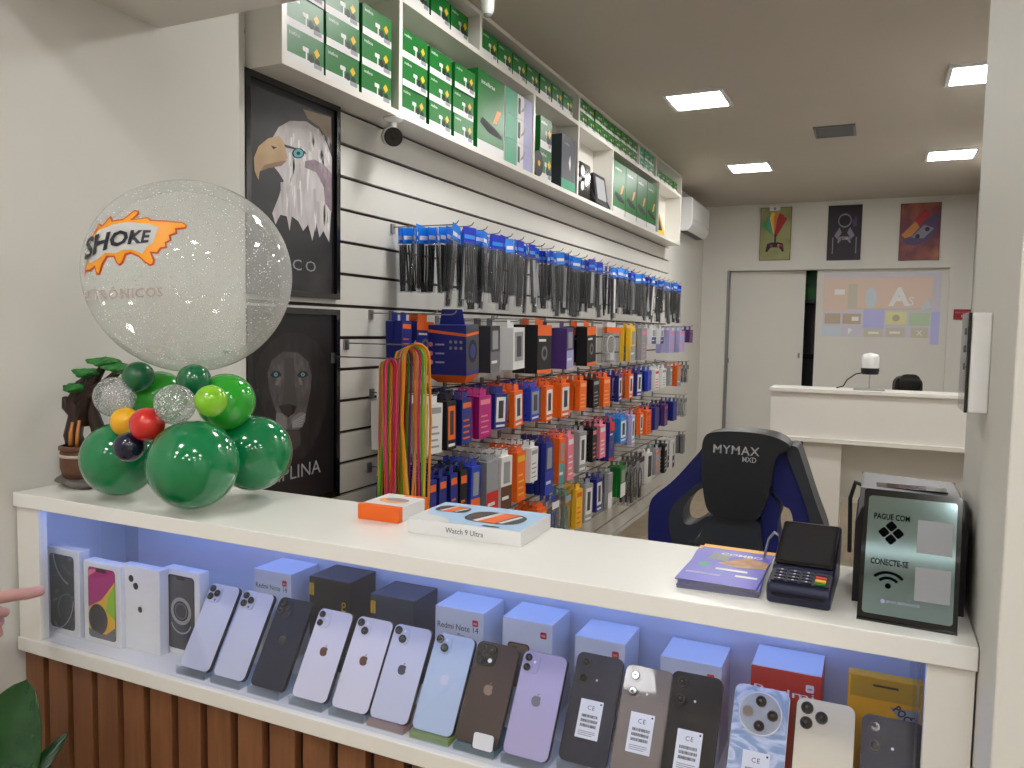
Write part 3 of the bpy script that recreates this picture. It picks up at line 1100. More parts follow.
m = MB().tube([(-.044, .05, .05), (-.050, .055, .052), (-.058, .06, .040), (-.064, .065, .012), (-.068, .075, .004)], .0018, 'grey_card')
m.build('charging_cable', t)

# QR stand: black frame with a mirrored plate
mat('mirror_plate', (168, 196, 200), 0.08, metal=0.95)
st = thing('payment_sign_stand', 'mirrored payment and wifi sign in a black frame on the counter', 'sign', (0.0445, 0.984, ZT + .001), (-0.30, 0, -0.05))
SW, SH = .0515, .152
m = MB()
m.prism(rrect(-SW, SW, 0, SH, .004), 0, .006, 'black_gloss')
m.build('frame', st)
m = MB()
m.prism(rrect(-SW + .005, SW - .005, .007, SH - .008, .004), -.0008, 0, 'mirror_plate')
m.build('mirror_plate', st)
m = MB()
y_ = -.0012
m.text('PAGUE COM', -.0205, .117, .0068, y_, 'sign_ink', bold=.02, width=.038)
for dx, dz in ((0, .0075), (.0075, 0), (0, -.0075), (-.0075, 0)):
    cx, cz = -.0205 + dx * 1.02, .102 + dz * 1.02
    m.poly([(cx + px_ * math.cos(PI / 4) - pz_ * math.sin(PI / 4), cz + px_ * math.sin(PI / 4) + pz_ * math.cos(PI / 4)) for px_, pz_ in rrect(-.0048, .0048, -.0048, .0048, .0022)], y_, 'sign_ink')
m.text('CONECTE-SE', -.0205, .064, .0068, y_, 'sign_ink', bold=.02, width=.040)
for r_, a_ in ((.0155 * 1.25, 50), (.0105 * 1.2, 48)):
    strip(m, -.0205, .038, r_, .0036, 90 - a_, 90 + a_, y_, 'sign_ink', rz=.92)
m.poly(circ(-.0205, .0405, .0032, 14), y_, 'sign_ink')
m.text('SHOKE ELETRONICOS', -.004, .0215, .003, y_, 'lavender', width=.034)
m.poly(circ(-.025, .0228, .0028, 6), y_, 'lavender')
m.build('lettering', st)
m = MB()
for z_ in (.083, .029):
    m.rect(.007, .043, z_, z_ + .038, y_ + .0001, 'grey_card')
m.build('blank_sticker', st)
m = MB()
m.box(-SW, SW, .006, .040, -.0008, .0025, 'black_gloss')
m.T = Matrix.Rotation(0.30, 4, 'X')
m = MB()
m.T = Matrix.Rotation(0.30, 4, 'X')
m.box(-SW, SW, -.004, .040, -.001, .0015, 'black_gloss')
m.build('foot', st)

# receipt printer behind the sign
t = thing('receipt_printer', 'black and grey printer behind the mirrored sign', 'printer', (0.048, 1.12, ZT))
m = MB()
m.prism([(-.062, 0), (.060, 0), (.060, .10), (.052, .118), (-.055, .118), (-.062, .10)], -.072, .072, 'black_matte')
m.build('body', t, bevel=0.006, seg=3)
m = MB()
m.prism([(-.060, .095), (.058, .095), (.056, .135), (-.058, .140)], -.05, .073, 'mid_grey')
m.build('lid', t, bevel=0.003)
MB().box(-.04, .04, -.030, .0, .137, .1395, 'black_gloss').build('paper_slot', t)
m = MB().tube([(-.05, .06, .12), (-.066, .07, .125), (-.072, .08, .10), (-.07, .09, .02)], .003, 'black_matte')
m.build('cable', t)

# wall device on the end panel
t = thing('wall_keypad', 'white wall unit with black front edge fixed to the end panel', 'wall device', (0.115, 1.03, 1.422))
m = MB()
m.box(-.020, 0, -.025, .045, -.056, .056, 'white_gloss')
m.build('housing', t, bevel=0.002)
MB().box(-.0235, -.020, -.026, .046, -.056, .056, 'black_gloss').build('front_screen', t, bevel=0.001)
for z_ in (.035, .015, -.005):
    MB().cyl((-.0245, .0, z_), (-.0235, .0, z_), .004, 'mid_grey').build('button', t)

# ------------------------------------------------------------------ balloons
def balloon_mat(name, rgb):
    m = mat(name, rgb, 0.12, coat=0.6, spec=0.6)
    b_ = m.node_tree.nodes['Principled BSDF']
    b_.inputs['Subsurface Weight'].default_value = 0.12
    b_.inputs['Subsurface Radius'].default_value = (0.02, 0.02, 0.02)
    b_.inputs['Subsurface Scale'].default_value = 0.5
    return m


balloon_mat('bal_green', (10, 128, 74))
balloon_mat('bal_bright', (44, 170, 44))
balloon_mat('bal_deep', (8, 104, 60))
balloon_mat('bal_lime', (136, 206, 36))
balloon_mat('bal_yellow', (250, 186, 16))
balloon_mat('bal_red', (214, 40, 34))
balloon_mat('bal_navy', (14, 18, 48))
clear_mat('bal_glitter', (0.82, 0.83, 0.83), haze=0.20, gloss_rough=0.06, haze_col=(0.8, 0.82, 0.84), speck=0.34, speck_scale=300.0, ior=1.5, rim=0.5)
clear_mat('bal_big', (0.94, 0.95, 0.94), haze=0.22, gloss_rough=0.03, haze_col=(0.90, 0.92, 0.91), speck=0.22, speck_scale=210.0, speck_share=0.72, ior=1.5, rim=0.6)


def px_ball(px, py, r, Y):
    c_ = on(px, py, 'Y', Y)
    d0, d1 = ray(px, py).normalized(), ray(px, py - r).normalized()
    return c_, (c_ - CAM).length * math.sin(math.acos(max(-1, min(1, d0.dot(d1)))))


def balloon(px, py, r, Y, m, label, rest=False, sz=1.0, nu=32, group='balloons of the counter arrangement', name='balloon', knot=True):
    c_, R = px_ball(px, py, r, Y)
    t = thing(name, label, 'balloon', c_, group=group)
    b_ = MB()
    nv = nu * 2 // 3
    prof = []
    for j in range(nv + 1):
        a = PI * j / nv
        z = -math.cos(a)
        rr = math.sin(a) * (1 + 0.03 * z)
        prof.append((max(1e-5, R * rr), R * sz * z))
    b_.lathe(prof, m, nu)
    b_.build('skin', t)
    if knot:
        k_ = MB().lathe([(R * .03, R * .0), (R * .05, R * .03), (R * .10, R * .10)], m, 12, c=(0, R * .55, -R * .86))
        k_.build('knot', t)
    return t, c_, R


balloon(193, 465, 44.5, .985, 'bal_green', 'large dark green balloon at the front centre of the arrangement')
balloon(120, 459, 37, 1.01, 'bal_green', 'large dark green balloon at the left beside the small fountain')
balloon(254, 453, 37.5, 1.14, 'bal_green', 'large dark green balloon at the right before the lion print')
balloon(159, 398, 27, 1.11, 'bal_bright', 'bright green balloon rising behind the red and glitter ones')
balloon(226, 402, 28.5, 1.09, 'bal_bright', 'big bright green balloon behind the small lime one')
balloon(138.5, 377, 15.5, 1.05, 'bal_deep', 'small deep green balloon at upper left under the big clear one', nu=24)
balloon(194, 380.5, 16.5, 1.03, 'bal_deep', 'small deep green balloon at the middle under the big clear one', nu=24)
balloon(114.6, 397, 20, 1.02, 'bal_glitter', 'small clear glitter balloon at the left above the dark green one', nu=24)
balloon(175, 404.5, 20, .965, 'bal_glitter', 'small clear glitter balloon at the centre beside the red one', nu=24)
balloon(211, 401, 16, .985, 'bal_lime', 'small lime balloon, the only lime one', nu=24)
balloon(125.5, 422, 14.5, .99, 'bal_yellow', 'small yellow balloon, the only yellow one', nu=24)
balloon(147, 424.5, 17, .955, 'bal_red', 'small red balloon, the only red one', nu=24)
balloon(129, 447, 15, .945, 'bal_navy', 'small navy blue balloon under the red one', nu=24)
big, BC, BR = balloon(191, 277.5, 100.5, 1.10, 'bal_big', 'huge clear glitter balloon with orange flame logo', nu=72, name='bubble_balloon', group='clear bubble balloon', sz=.97)


def ball_fig(mb, pts, k, m, step=7):
    """outline in picture-crop units -> curved patch on the balloon skin"""
    P = [(70 + a * .1432, 200 + b_ * .1432) for a, b_ in pts]
    xs, ys = [p[0] for p in P], [p[1] for p in P]
    n = len(P)
    verts = [Vector(p) for p in P]

    def inside(x, y):
        c_ = False
        for i in range(n):
            x1, y1 = P[i]
            x2, y2 = P[i - 1]
            if (y1 > y) != (y2 > y) and x < (x2 - x1) * (y - y1) / (y2 - y1) + x1:
                c_ = not c_
        return c_
    x = min(xs)
    while x < max(xs):
        y = min(ys)
        while y < max(ys):
            if inside(x, y):
                verts.append(Vector((x, y)))
            y += step
        x += step
    r_ = geometry.delaunay_2d_cdt(verts, [(i, (i + 1) % n) for i in range(n)], [], 0, 1e-4)
    vo, fo = r_[0], r_[2]
    fs = []
    for f_ in fo:
        cx = sum(vo[i].x for i in f_) / len(f_)
        cy = sum(vo[i].y for i in f_) / len(f_)
        if inside(cx, cy):
            fs.append(tuple(f_))
    mb.add([skin_pt(v.x, v.y, k) for v in vo], fs, m, True)


def skin_pt(px, py, k):
    """line of sight against the ellipsoid skin (scale .93 in z), pushed out by k"""
    s = Matrix.Diagonal((1, 1, 1 / .97))
    o_ = s @ (CAM - BC)
    d = (s @ ray(px, py)).normalized()
    b_ = o_.dot(d)
    c_ = o_.length_squared - (BR * 1.0) ** 2
    q = b_ * b_ - c_
    p = o_ + d * (-b_ - (math.sqrt(q) if q > 0 else 0))
    p = p.normalized() * BR * k * (1 + .03 * p.normalized().z)
    return Vector((p.x, p.y, p.z * .97))


flame = [(100, 550), (108, 480), (128, 440), (122, 400), (150, 330), (160, 260), (195, 205), (215, 165), (235, 185), (265, 150), (300, 115), (310, 150),
         (380, 138), (460, 80), (488, 84), (492, 108), (448, 143), (550, 128), (572, 146), (680, 150), (790, 162), (820, 185), (810, 208), (748, 215),
         (752, 240), (706, 258), (712, 285), (676, 305), (682, 338), (640, 345), (618, 378), (575, 375), (597, 420), (590, 452), (560, 462),
         (525, 440), (480, 400), (430, 378), (398, 388), (378, 440), (350, 462), (325, 440), (310, 402), (270, 402), (240, 450), (212, 525), (186, 522),
         (175, 475), (150, 500), (118, 500)]
inner = [(116, 490), (132, 440), (130, 400), (158, 330), (170, 270), (202, 215), (217, 180), (236, 198), (268, 165), (294, 135), (304, 162),
         (384, 150), (462, 92), (480, 94), (482, 104), (430, 152), (548, 138), (566, 156), (680, 162), (786, 172), (808, 186), (802, 198), (735, 205),
         (738, 233), (692, 250), (698, 282), (664, 300), (668, 328), (632, 335), (610, 366), (560, 362), (583, 422), (578, 444), (562, 450),
         (532, 430), (484, 388), (430, 364), (388, 376), (368, 432), (350, 450), (336, 436), (320, 390), (262, 390), (228, 444), (206, 512), (194, 508),
         (182, 456), (146, 486)]
core = [(135, 400), (165, 300), (215, 222), (320, 182), (420, 165), (560, 178), (625, 200), (600, 262), (590, 300), (545, 330), (510, 380), (440, 350),
        (380, 352), (330, 375), (260, 372), (200, 420), (150, 445)]
mat('flame_red', (206, 74, 20), 0.4)
mat('flame_orange', (252, 168, 40), 0.4)
mat('flame_core', (206, 206, 204), 0.5)
mat('logo_ink', (34, 34, 46), 0.35)
mat('faint_print', (190, 172, 164), 0.5)
m = MB()
ball_fig(m, flame, 1.004, 'flame_red')
ball_fig(m, inner, 1.009, 'flame_orange')
ball_fig(m, core, 1.014, 'flame_core')


def interp(x, xs, ys):
    for i in range(len(xs) - 1):
        if x <= xs[i + 1] or i == len(xs) - 2:
            return ys[i] + (ys[i + 1] - ys[i]) * (x - xs[i]) / (xs[i + 1] - xs[i])


vs, fs = text_geo('SHOKE', .25, .035, 1.0)
a_, b2_ = min(p.x for p in vs), max(p.x for p in vs)
lo_, hi_ = min(p.y for p in vs), max(p.y for p in vs)
pts = []
for p in vs:
    u = (p.x - a_) / (b2_ - a_)
    q = (p.y - lo_) / (hi_ - lo_)
    X = interp(u, [0, .2, .42, .63, .8, 1], [120, 200, 318, 424, 500, 576])
    bot = interp(X, [120, 205, 322, 425, 500, 576], [430, 378, 332, 318, 310, 304])
    top = interp(X, [120, 205, 322, 425, 576], [285, 248, 226, 221, 220])
    Y = bot + (top - bot) * q
    pts.append(skin_pt(70 + X * .1432, 200 + Y * .1432, 1.022))
m.add(pts, fs, 'logo_ink')
vs, fs = text_geo('ELETR\u00d4NICOS', 0, .01, 1.1)
a_, b2_ = min(p.x for p in vs), max(p.x for p in vs)
pts = []
for p in vs:
    u = (p.x - a_) / (b2_ - a_)
    X = interp(u, [0, .22, .5, 1], [105, 150, 320, 650])
    Y = interp(X, [105, 320, 650], [700, 688, 672]) - p.y / .7 * 66
    pts.append(skin_pt(70 + X * .1432, 200 + Y * .1432, 1.012))
m.add(pts, fs, 'faint_print')
m.build('flame_logo', big)

# ------------------------------------------------------------------ table fountain
fx = thing('table_fountain', 'small table fountain with green bonsai tree and wooden tub', 'fountain', (-1.440, 1.06, ZT))
mat('resin_bark', (58, 38, 30), 0.5, noise=0.4, nscale=60, bump=0.6)
mat('resin_tub', (104, 66, 48), 0.5, noise=0.3, nscale=50, bump=0.4)
ramp_mat('resin_leaf', [(0.0, (10, 50, 20)), (0.5, (30, 120, 44)), (1.0, (90, 190, 80))], 'noise', 90, 0.45, bump=0.8)
mat('resin_rock', (112, 104, 98), 0.5, noise=0.35, nscale=60, bump=0.6)
mat('resin_rope', (190, 178, 160), 0.5)
mat('resin_gold', (200, 130, 70), 0.25)


def lumpy(cx, cy, cz, rx, ry, rz, m_, seed=1, amp=.18, nu=20, nv=12):
    rr = random.Random(seed)
    b_ = MB()
    vs = []
    ph = [rr.uniform(0, 6.28) for _ in range(6)]
    for j in range(nv + 1):
        a = PI * j / nv
        for i in range(nu):
            t_ = 2 * PI * i / nu
            k_ = 1 + amp * (math.sin(3 * t_ + ph[0]) * math.sin(2 * a + ph[1]) + .6 * math.sin(7 * t_ + ph[2]) * math.sin(5 * a + ph[3]))
            vs.append((cx + rx * k_ * math.sin(a) * math.cos(t_), cy + ry * k_ * math.sin(a) * math.sin(t_), cz - rz * k_ * math.cos(a)))
    fs = [(j * nu + i, j * nu + (i + 1) % nu, (j + 1) * nu + (i + 1) % nu, (j + 1) * nu + i) for j in range(nv) for i in range(nu)]
    b_.add(vs, fs, m_, True)
    return b_


lumpy(0, 0, .012, .062, .045, .016, 'resin_rock', 3).build('rock_base', fx)
MB().lathe([(.001, .02), (.040, .02), (.045, .04), (.045, .07), (.041, .078), (.038, .078), (.038, .07), (.001, .07)], 'resin_tub', 28).build('tub', fx)
MB().lathe([(.0435, .060), (.048, .062), (.048, .066), (.0435, .068)], 'resin_rope', 28).build('rope_band', fx)
MB().lathe([(.040, .074), (.047, .076), (.047, .082), (.040, .084)], 'resin_tub', 28).build('tub_rim', fx)
m = MB()
m.tube([(-.02, 0, .07), (-.035, 0, .10), (-.022, 0, .14), (-.03, 0, .17), (-.012, .005, .205), (.02, .005, .225)], [.02, .018, .016, .014, .012, .006], 'resin_bark', 10)
m.tube([(-.025, 0, .14), (-.04, -.01, .16), (-.035, -.015, .178)], [.011, .009, .006], 'resin_bark', 8)
m.tube([(.02, .01, .07), (.03, .01, .11), (.012, .01, .15), (.02, .01, .19), (.04, .01, .21)], [.016, .014, .012, .01, .006], 'resin_bark', 10)
m.tube([(-.02, 0, .17), (.01, 0, .185), (.045, 0, .19)], [.010, .010, .008], 'resin_bark', 8)
m.build('tree_trunk', fx)
for i, (qx, qy, r_) in enumerate(((79, 388, .030), (91, 373, .030), (106, 362, .032), (122, 368, .028))):
    q_ = on(qx, qy, 'Y', 1.06) - Vector((-1.440, 1.06, ZT))
    lumpy(q_.x, -.005 * (i % 2), q_.z, r_, r_ * .8, .0085, 'resin_leaf', 10 + i, .30).build('leaf_pad', fx)
    MB().tube([(0, 0, .12 + .02 * i), (q_.x * .6, 0, q_.z - .03), (q_.x, 0, q_.z)], [.012, .009, .006], 'resin_bark', 8).build('branch', fx)
m = MB()
m.tube([(-.01, -.018, .13), (-.008, -.024, .11), (-.006, -.026, .084)], [.003, .004, .005], 'resin_gold', 8)
m.tube([(.010, -.018, .135), (.012, -.024, .11), (.012, -.026, .084)], [.003, .0035, .004], 'resin_gold', 8)
m.build('waterfall', fx)

# ------------------------------------------------------------------ framed prints on the slat wall
def slat_frame(z0, z1, label):
    t = thing('framed_print', label, 'picture', (XS, 1.686, z0), (0, 0, PI / 2))
    W_, H_ = .42, z1 - z0
    m_ = MB()
    m_.box(0, W_, -.016, -.001, 0, .018, 'black_gloss').box(0, W_, -.016, -.001, H_ - .018, H_, 'black_gloss')
    m_.box(0, .018, -.016, -.001, .018, H_ - .018, 'black_gloss').box(W_ - .018, W_, -.016, -.001, .018, H_ - .018, 'black_gloss')
    m_.build('frame', t)
    return t, W_, H_


YA = 1.686
XA = XS + .012


def art(px, py, z0):
    p = on(px, py, 'X', XA)
    return (p.y - YA, p.z - z0)


ramp_mat('art_sky', [(0.0, (20, 20, 24)), (0.55, (30, 30, 34)), (1.0, (74, 72, 72))], 'noise', 5, 0.3)
ramp_mat('feather_white', [(0.0, (150, 144, 148)), (0.45, (196, 190, 192)), (1.0, (226, 222, 222))], 'noise', 40, 0.4, (1, 1, .25), 6)
ramp_mat('feather_mauve', [(0.0, (96, 78, 92)), (0.5, (140, 122, 134)), (1.0, (200, 190, 194))], 'noise', 50, 0.4, (1, 1, .5), 6)
ramp_mat('beak', [(0.0, (150, 120, 90)), (0.6, (190, 160, 122)), (1.0, (206, 184, 150))], 'noise', 12, 0.35)
mat('eye_teal', (80, 170, 180), 0.3)
t, W_, H_ = slat_frame(1.538, 2.157, 'framed white-headed eagle print on black background with letters')
m = MB().rect(.018, W_ - .018, .018, H_ - .018, -.004, 'art_sky')


def E(l):
    return [art(240 + a * .325, 60 + b_ * .3255, 1.538) for a, b_ in l]


m.poly(E([(200, 150), (285, 175), (288, 260), (250, 205), (215, 180)]), -.0045, 'warm_glow' if 'warm_glow' in MATS else mat('warm_glow', (150, 138, 122), .5))
mat('feather_grey', (182, 176, 181), .5)
mat('feather_pale', (232, 228, 228), .5)
m.poly(E([(108, 235), (125, 205), (160, 186), (210, 188), (250, 215), (275, 260), (288, 300), (288, 420), (280, 560), (262, 525), (250, 545), (240, 500), (228, 555),
          (215, 505), (200, 525), (185, 495), (165, 480), (158, 525), (150, 480), (130, 475), (115, 505), (105, 470), (125, 420), (140, 370), (125, 345), (112, 330)]), -.0050, 'feather_white')
fr_ = random.Random(3)
for q in range(90):
    fx_, fy_ = fr_.uniform(120, 282), fr_.uniform(215, 520)
    if fy_ > 330 and fx_ < 150 - (fy_ - 330) * .1 or (fx_ < 150 and fy_ < 330) or fy_ > 430 + abs(fx_ - 180) * .5 + 30:
        continue
    ln = 10 + (fy_ - 200) * .12
    m.poly(E([(fx_ - 2, fy_ - ln), (fx_ + 2, fy_ - ln), (fx_ + 4, fy_), (fx_ + (fx_ - 190) * .04, fy_ + ln), (fx_ - 3, fy_)]), -.0052, fr_.choice(('feather_grey', 'feather_pale', 'feather_pale')))
m.poly(E([(205, 310), (235, 305), (268, 325), (288, 350), (288, 470), (268, 440), (262, 390), (240, 345), (205, 330)]), -.0054, 'feather_mauve')
for q_ in ((135, 420), (160, 430), (185, 440), (210, 450), (235, 440), (150, 380), (200, 395), (245, 480)):
    m.poly(E([(q_[0] - 5, q_[1] - 45), (q_[0] + 4, q_[1] - 45), (q_[0] + 6, q_[1]), (q_[0] + 2, q_[1] + 45), (q_[0] - 4, q_[1])]), -.0056, 'feather_grey' if q_[0] % 2 else 'feather_white')
m.poly(E([(125, 232), (92, 240), (62, 265), (48, 300), (50, 340), (62, 368), (66, 342), (92, 332), (132, 325), (152, 300), (140, 250)]), -.0056, 'beak')
m.poly(E([(66, 342), (92, 332), (132, 325), (150, 308), (120, 312), (80, 322)]), -.0060, mat('beak_shade', (140, 112, 88), .4))
m.poly(E([(100, 262), (118, 268), (108, 274)]), -.0060, 'ink')
m.poly(E([(140, 258), (172, 268), (205, 280), (210, 290), (180, 276), (145, 268)]), -.0060, 'dark_grey')
m.poly(E(circ(184, 286, 19, 18, 16)), -.0062, 'ink')
m.poly(E(circ(184, 286, 15, 18, 13)), -.0064, 'eye_teal')
m.poly(E(circ(184, 286, 6, 12, 6)), -.0066, 'ink')
p0, p1 = art(240 + 238 * .325, 60 + 648 * .3255, 1.538), art(240 + 172 * .325, 60 + 640 * .3255, 1.538)
m.text('FOCO', p0[0], p0[1] - .004, .033, -.0062, 'grey_card', 'r', space=1.35, width=(p0[0] - p1[0]) * 2.15)
m.build('print', t)
t, W_, H_ = slat_frame(.886, 1.505, 'framed black lion face print with pale teal eyes above the counter')


def Lp(l):
    return [art(235 + a * .2865, 290 + b_ * .2865, .886) for a, b_ in l]


ramp_mat('lion_mane', [(0.0, (8, 8, 10)), (0.5, (26, 25, 27)), (1.0, (58, 55, 56))], 'noise', 26, 0.4, (1, 1, .3), 6, .6)
ramp_mat('lion_face', [(0.0, (30, 28, 30)), (0.5, (76, 72, 73)), (1.0, (130, 122, 122))], 'noise', 40, 0.4, (1, 1, .5), 6, .4)
mat('lion_light', (120, 114, 114), 0.5)
m = MB().rect(.018, W_ - .018, .018, H_ - .018, -.004, 'dark_art')
m.poly(Lp([(75, 280), (95, 230), (130, 180), (180, 150), (240, 150), (290, 180), (320, 230), (335, 320), (325, 420), (300, 500), (270, 560), (240, 590), (205, 575), (170, 560), (140, 500), (110, 430), (85, 360)]), -.0046, 'lion_mane')
m.poly(Lp([(120, 290), (135, 245), (175, 215), (225, 218), (262, 250), (275, 300), (268, 360), (258, 410), (250, 460), (228, 490), (180, 488), (160, 450), (140, 400), (125, 340)]), -.0050, 'lion_face')
m.poly(Lp([(178, 240), (198, 235), (212, 240), (214, 330), (226, 400), (205, 415), (170, 405), (178, 330)]), -.0054, mat('lion_bridge', (70, 66, 66), .5))
m.poly(Lp([(158, 405), (190, 398), (222, 405), (212, 430), (192, 445), (172, 430)]), -.0058, 'black_gloss')
m.poly(Lp([(150, 430), (170, 430), (188, 450), (186, 485), (160, 478), (148, 455)]), -.0056, 'lion_light')
m.poly(Lp([(228, 428), (248, 428), (252, 452), (240, 480), (205, 486), (202, 452)]), -.0056, 'lion_light')
m.poly(Lp([(180, 495), (232, 492), (236, 540), (210, 560), (190, 545)]), -.0056, mat('lion_chin', (66, 62, 62), .5))
for s_, cx in ((-1, 148), (1, 242)):
    m.poly(Lp([(cx - 20, 298), (cx - 8, 284), (cx + 12, 284), (cx + 20, 298), (cx + 4, 306), (cx - 10, 306)]), -.0058, 'ink')
    m.poly(Lp(circ(cx, 295, 7, 12)), -.0062, 'eye_teal')
    m.poly(Lp(circ(cx, 295, 3, 8)), -.0064, 'ink')
    m.poly(Lp([(cx - 12 * s_ - 4, 306), (cx - 12 * s_ + 6, 306), (cx - 4 * s_ + 4, 332), (cx - 4 * s_ - 6, 332)]), -.0060, 'lion_light')
for i in range(5):
    m.poly(Lp([(206, 460 + i * 4), (250 - i * 3, 432 + i * 10), (252 - i * 3, 436 + i * 10), (206, 463 + i * 4)]), -.0062, 'grey_card')
p0, p1 = art(235 + 304 * .2865, 290 + 636 * .2865, .886), art(235 + 170 * .2865, 290 + 660 * .2865, .886)
m.text('DISCIPLINA', p0[0], p0[1], .042, -.0062, 'grey_card', 'r', width=.345)
m.build('print', t)

# ------------------------------------------------------------------ products hanging on the slat wall
XFp = -1.345
RZ = (0, 0, PI / 2)


def wy(px):
    return on(px, 400, 'X', XFp).y


HK = MB()
HK.tube([(0, .275, 0), (0, .02, 0), (0, .006, .004), (0, -.002, .014)], .0022, 'steel', 6)
HK.box(-.012, .012, .268, .2745, -.022, .012, 'steel')
hook0 = tag(HK.build('display_hook'), 'x', 'hook')
used = {'hook': False}


def hook(y, z, row):
    lab = {1: 'metal display hook carrying bags with blue headers', 2: 'metal display hook in the row of large boxes',
           3: 'metal display hook in the third product row', 4: 'metal display hook in the fourth product row',
           5: 'metal display hook in the lowest product row', 0: 'metal display hook with coloured straps'}[row]
    if not used['hook']:
        o = hook0
        used['hook'] = True
    else:
        o = hook0.copy()
        COL.objects.link(o)
    o.location = (XFp, y, z)
    o.rotation_euler = RZ
    o['label'] = lab
    o['group'] = 'display hooks, product row %s' % ['of straps', 'one', 'two', 'three', 'four', 'five'][row]


mat('header_blue', (28, 128, 236), 0.25)
mat('header_deep', (30, 50, 190), 0.25)
mat('strap_black', (20, 20, 24), 0.3)


def bag(header, insert, L=.26):
    t = thing('strap_bag', 'x', 'packaged accessory', rot=RZ)
    w2 = .033
    m_ = MB()
    m_.box(-w2, w2, -.0012, .0012, -.040, .016, header)
    m_.rect(-w2 + .006, w2 - .006, -.026, -.012, -.0016, 'white_card' if header == 'header_blue' else 'sky_blue')
    m_.build('header_card', t)
    m_ = MB()
    m_.prism(rrect(-w2, w2, -L, -.034, .006, 2), -.005, .005, 'pouch_film')
    m_.build('pouch', t)
    m_ = MB()
    for dx in (-.019, -.006, .007, .019):
        m_.tube([(dx, 0, -.045), (dx + .002, .001, -L * .5), (dx * .9, 0, -L + .03), (dx * .5, 0, -L + .012)], .0060, 'strap_black', 6, flat=.6)
    m_.box(-.014, .014, -.004, .004, -L + .004, -L + .03, 'black_matte')
    m_.build('strap', t)
    if insert:
        MB().box(-.010, .018, -.0062, -.0054, -L + .03, -.05, insert).build('insert_card', t)
    return t


bags = [bag('header_blue', None, .215), bag('header_deep', None, .25), bag('header_blue', 'white_card', .27), bag('header_deep', 'grey_card', .24), bag('header_blue', None, .28)]
bl = ['bag of black straps with light blue header', 'short bag of black straps with deep blue header', 'bag of black straps with light blue header and white insert',
      'bag of black straps with deep blue header and grey insert', 'long bag of black straps with light blue header']
bused = [False] * 5


def place(protos, usedl, i, loc, rot, label, group):
    if not usedl[i]:
        usedl[i] = True
        o = protos[i]
        o.location = loc
        o.rotation_euler = rot
        o['label'] = label
        o['group'] = group
    else:
        dup(protos[i], loc, rot, label, group)


rr = random.Random(5)
y = 2.43
col = 0
while y < 5.95:
    ztp = 1.822 - .012 * (y - 2.43) / 3.5 - .008 * (col == 0)
    hook(y, ztp, 1)
    n = 10 if col == 0 else (4 if col < 6 else 3)
    far = 'nearest hook' if col == 0 else ('near hooks' if y < 3.6 else 'far hooks')
    for k_ in range(n):
        i = 0 if col == 0 else rr.choice((0, 1, 1, 2, 3, 4, 0))
        place(bags, bused, i, (XFp - .012 - k_ * .024, y + rr.uniform(-.006, .006), ztp - .013 + rr.uniform(-.012, .002)),
              (rr.uniform(-.08, .08), rr.uniform(-.09, .09), PI / 2 + rr.uniform(-.45, .45)), bl[i] + ' on the ' + far,
              'strap bags %s of the top row: %s' % (far, bl[i]))
    y += .112 + .012 * (col > 12)
    col += 1

PK, PKU = {}, {}


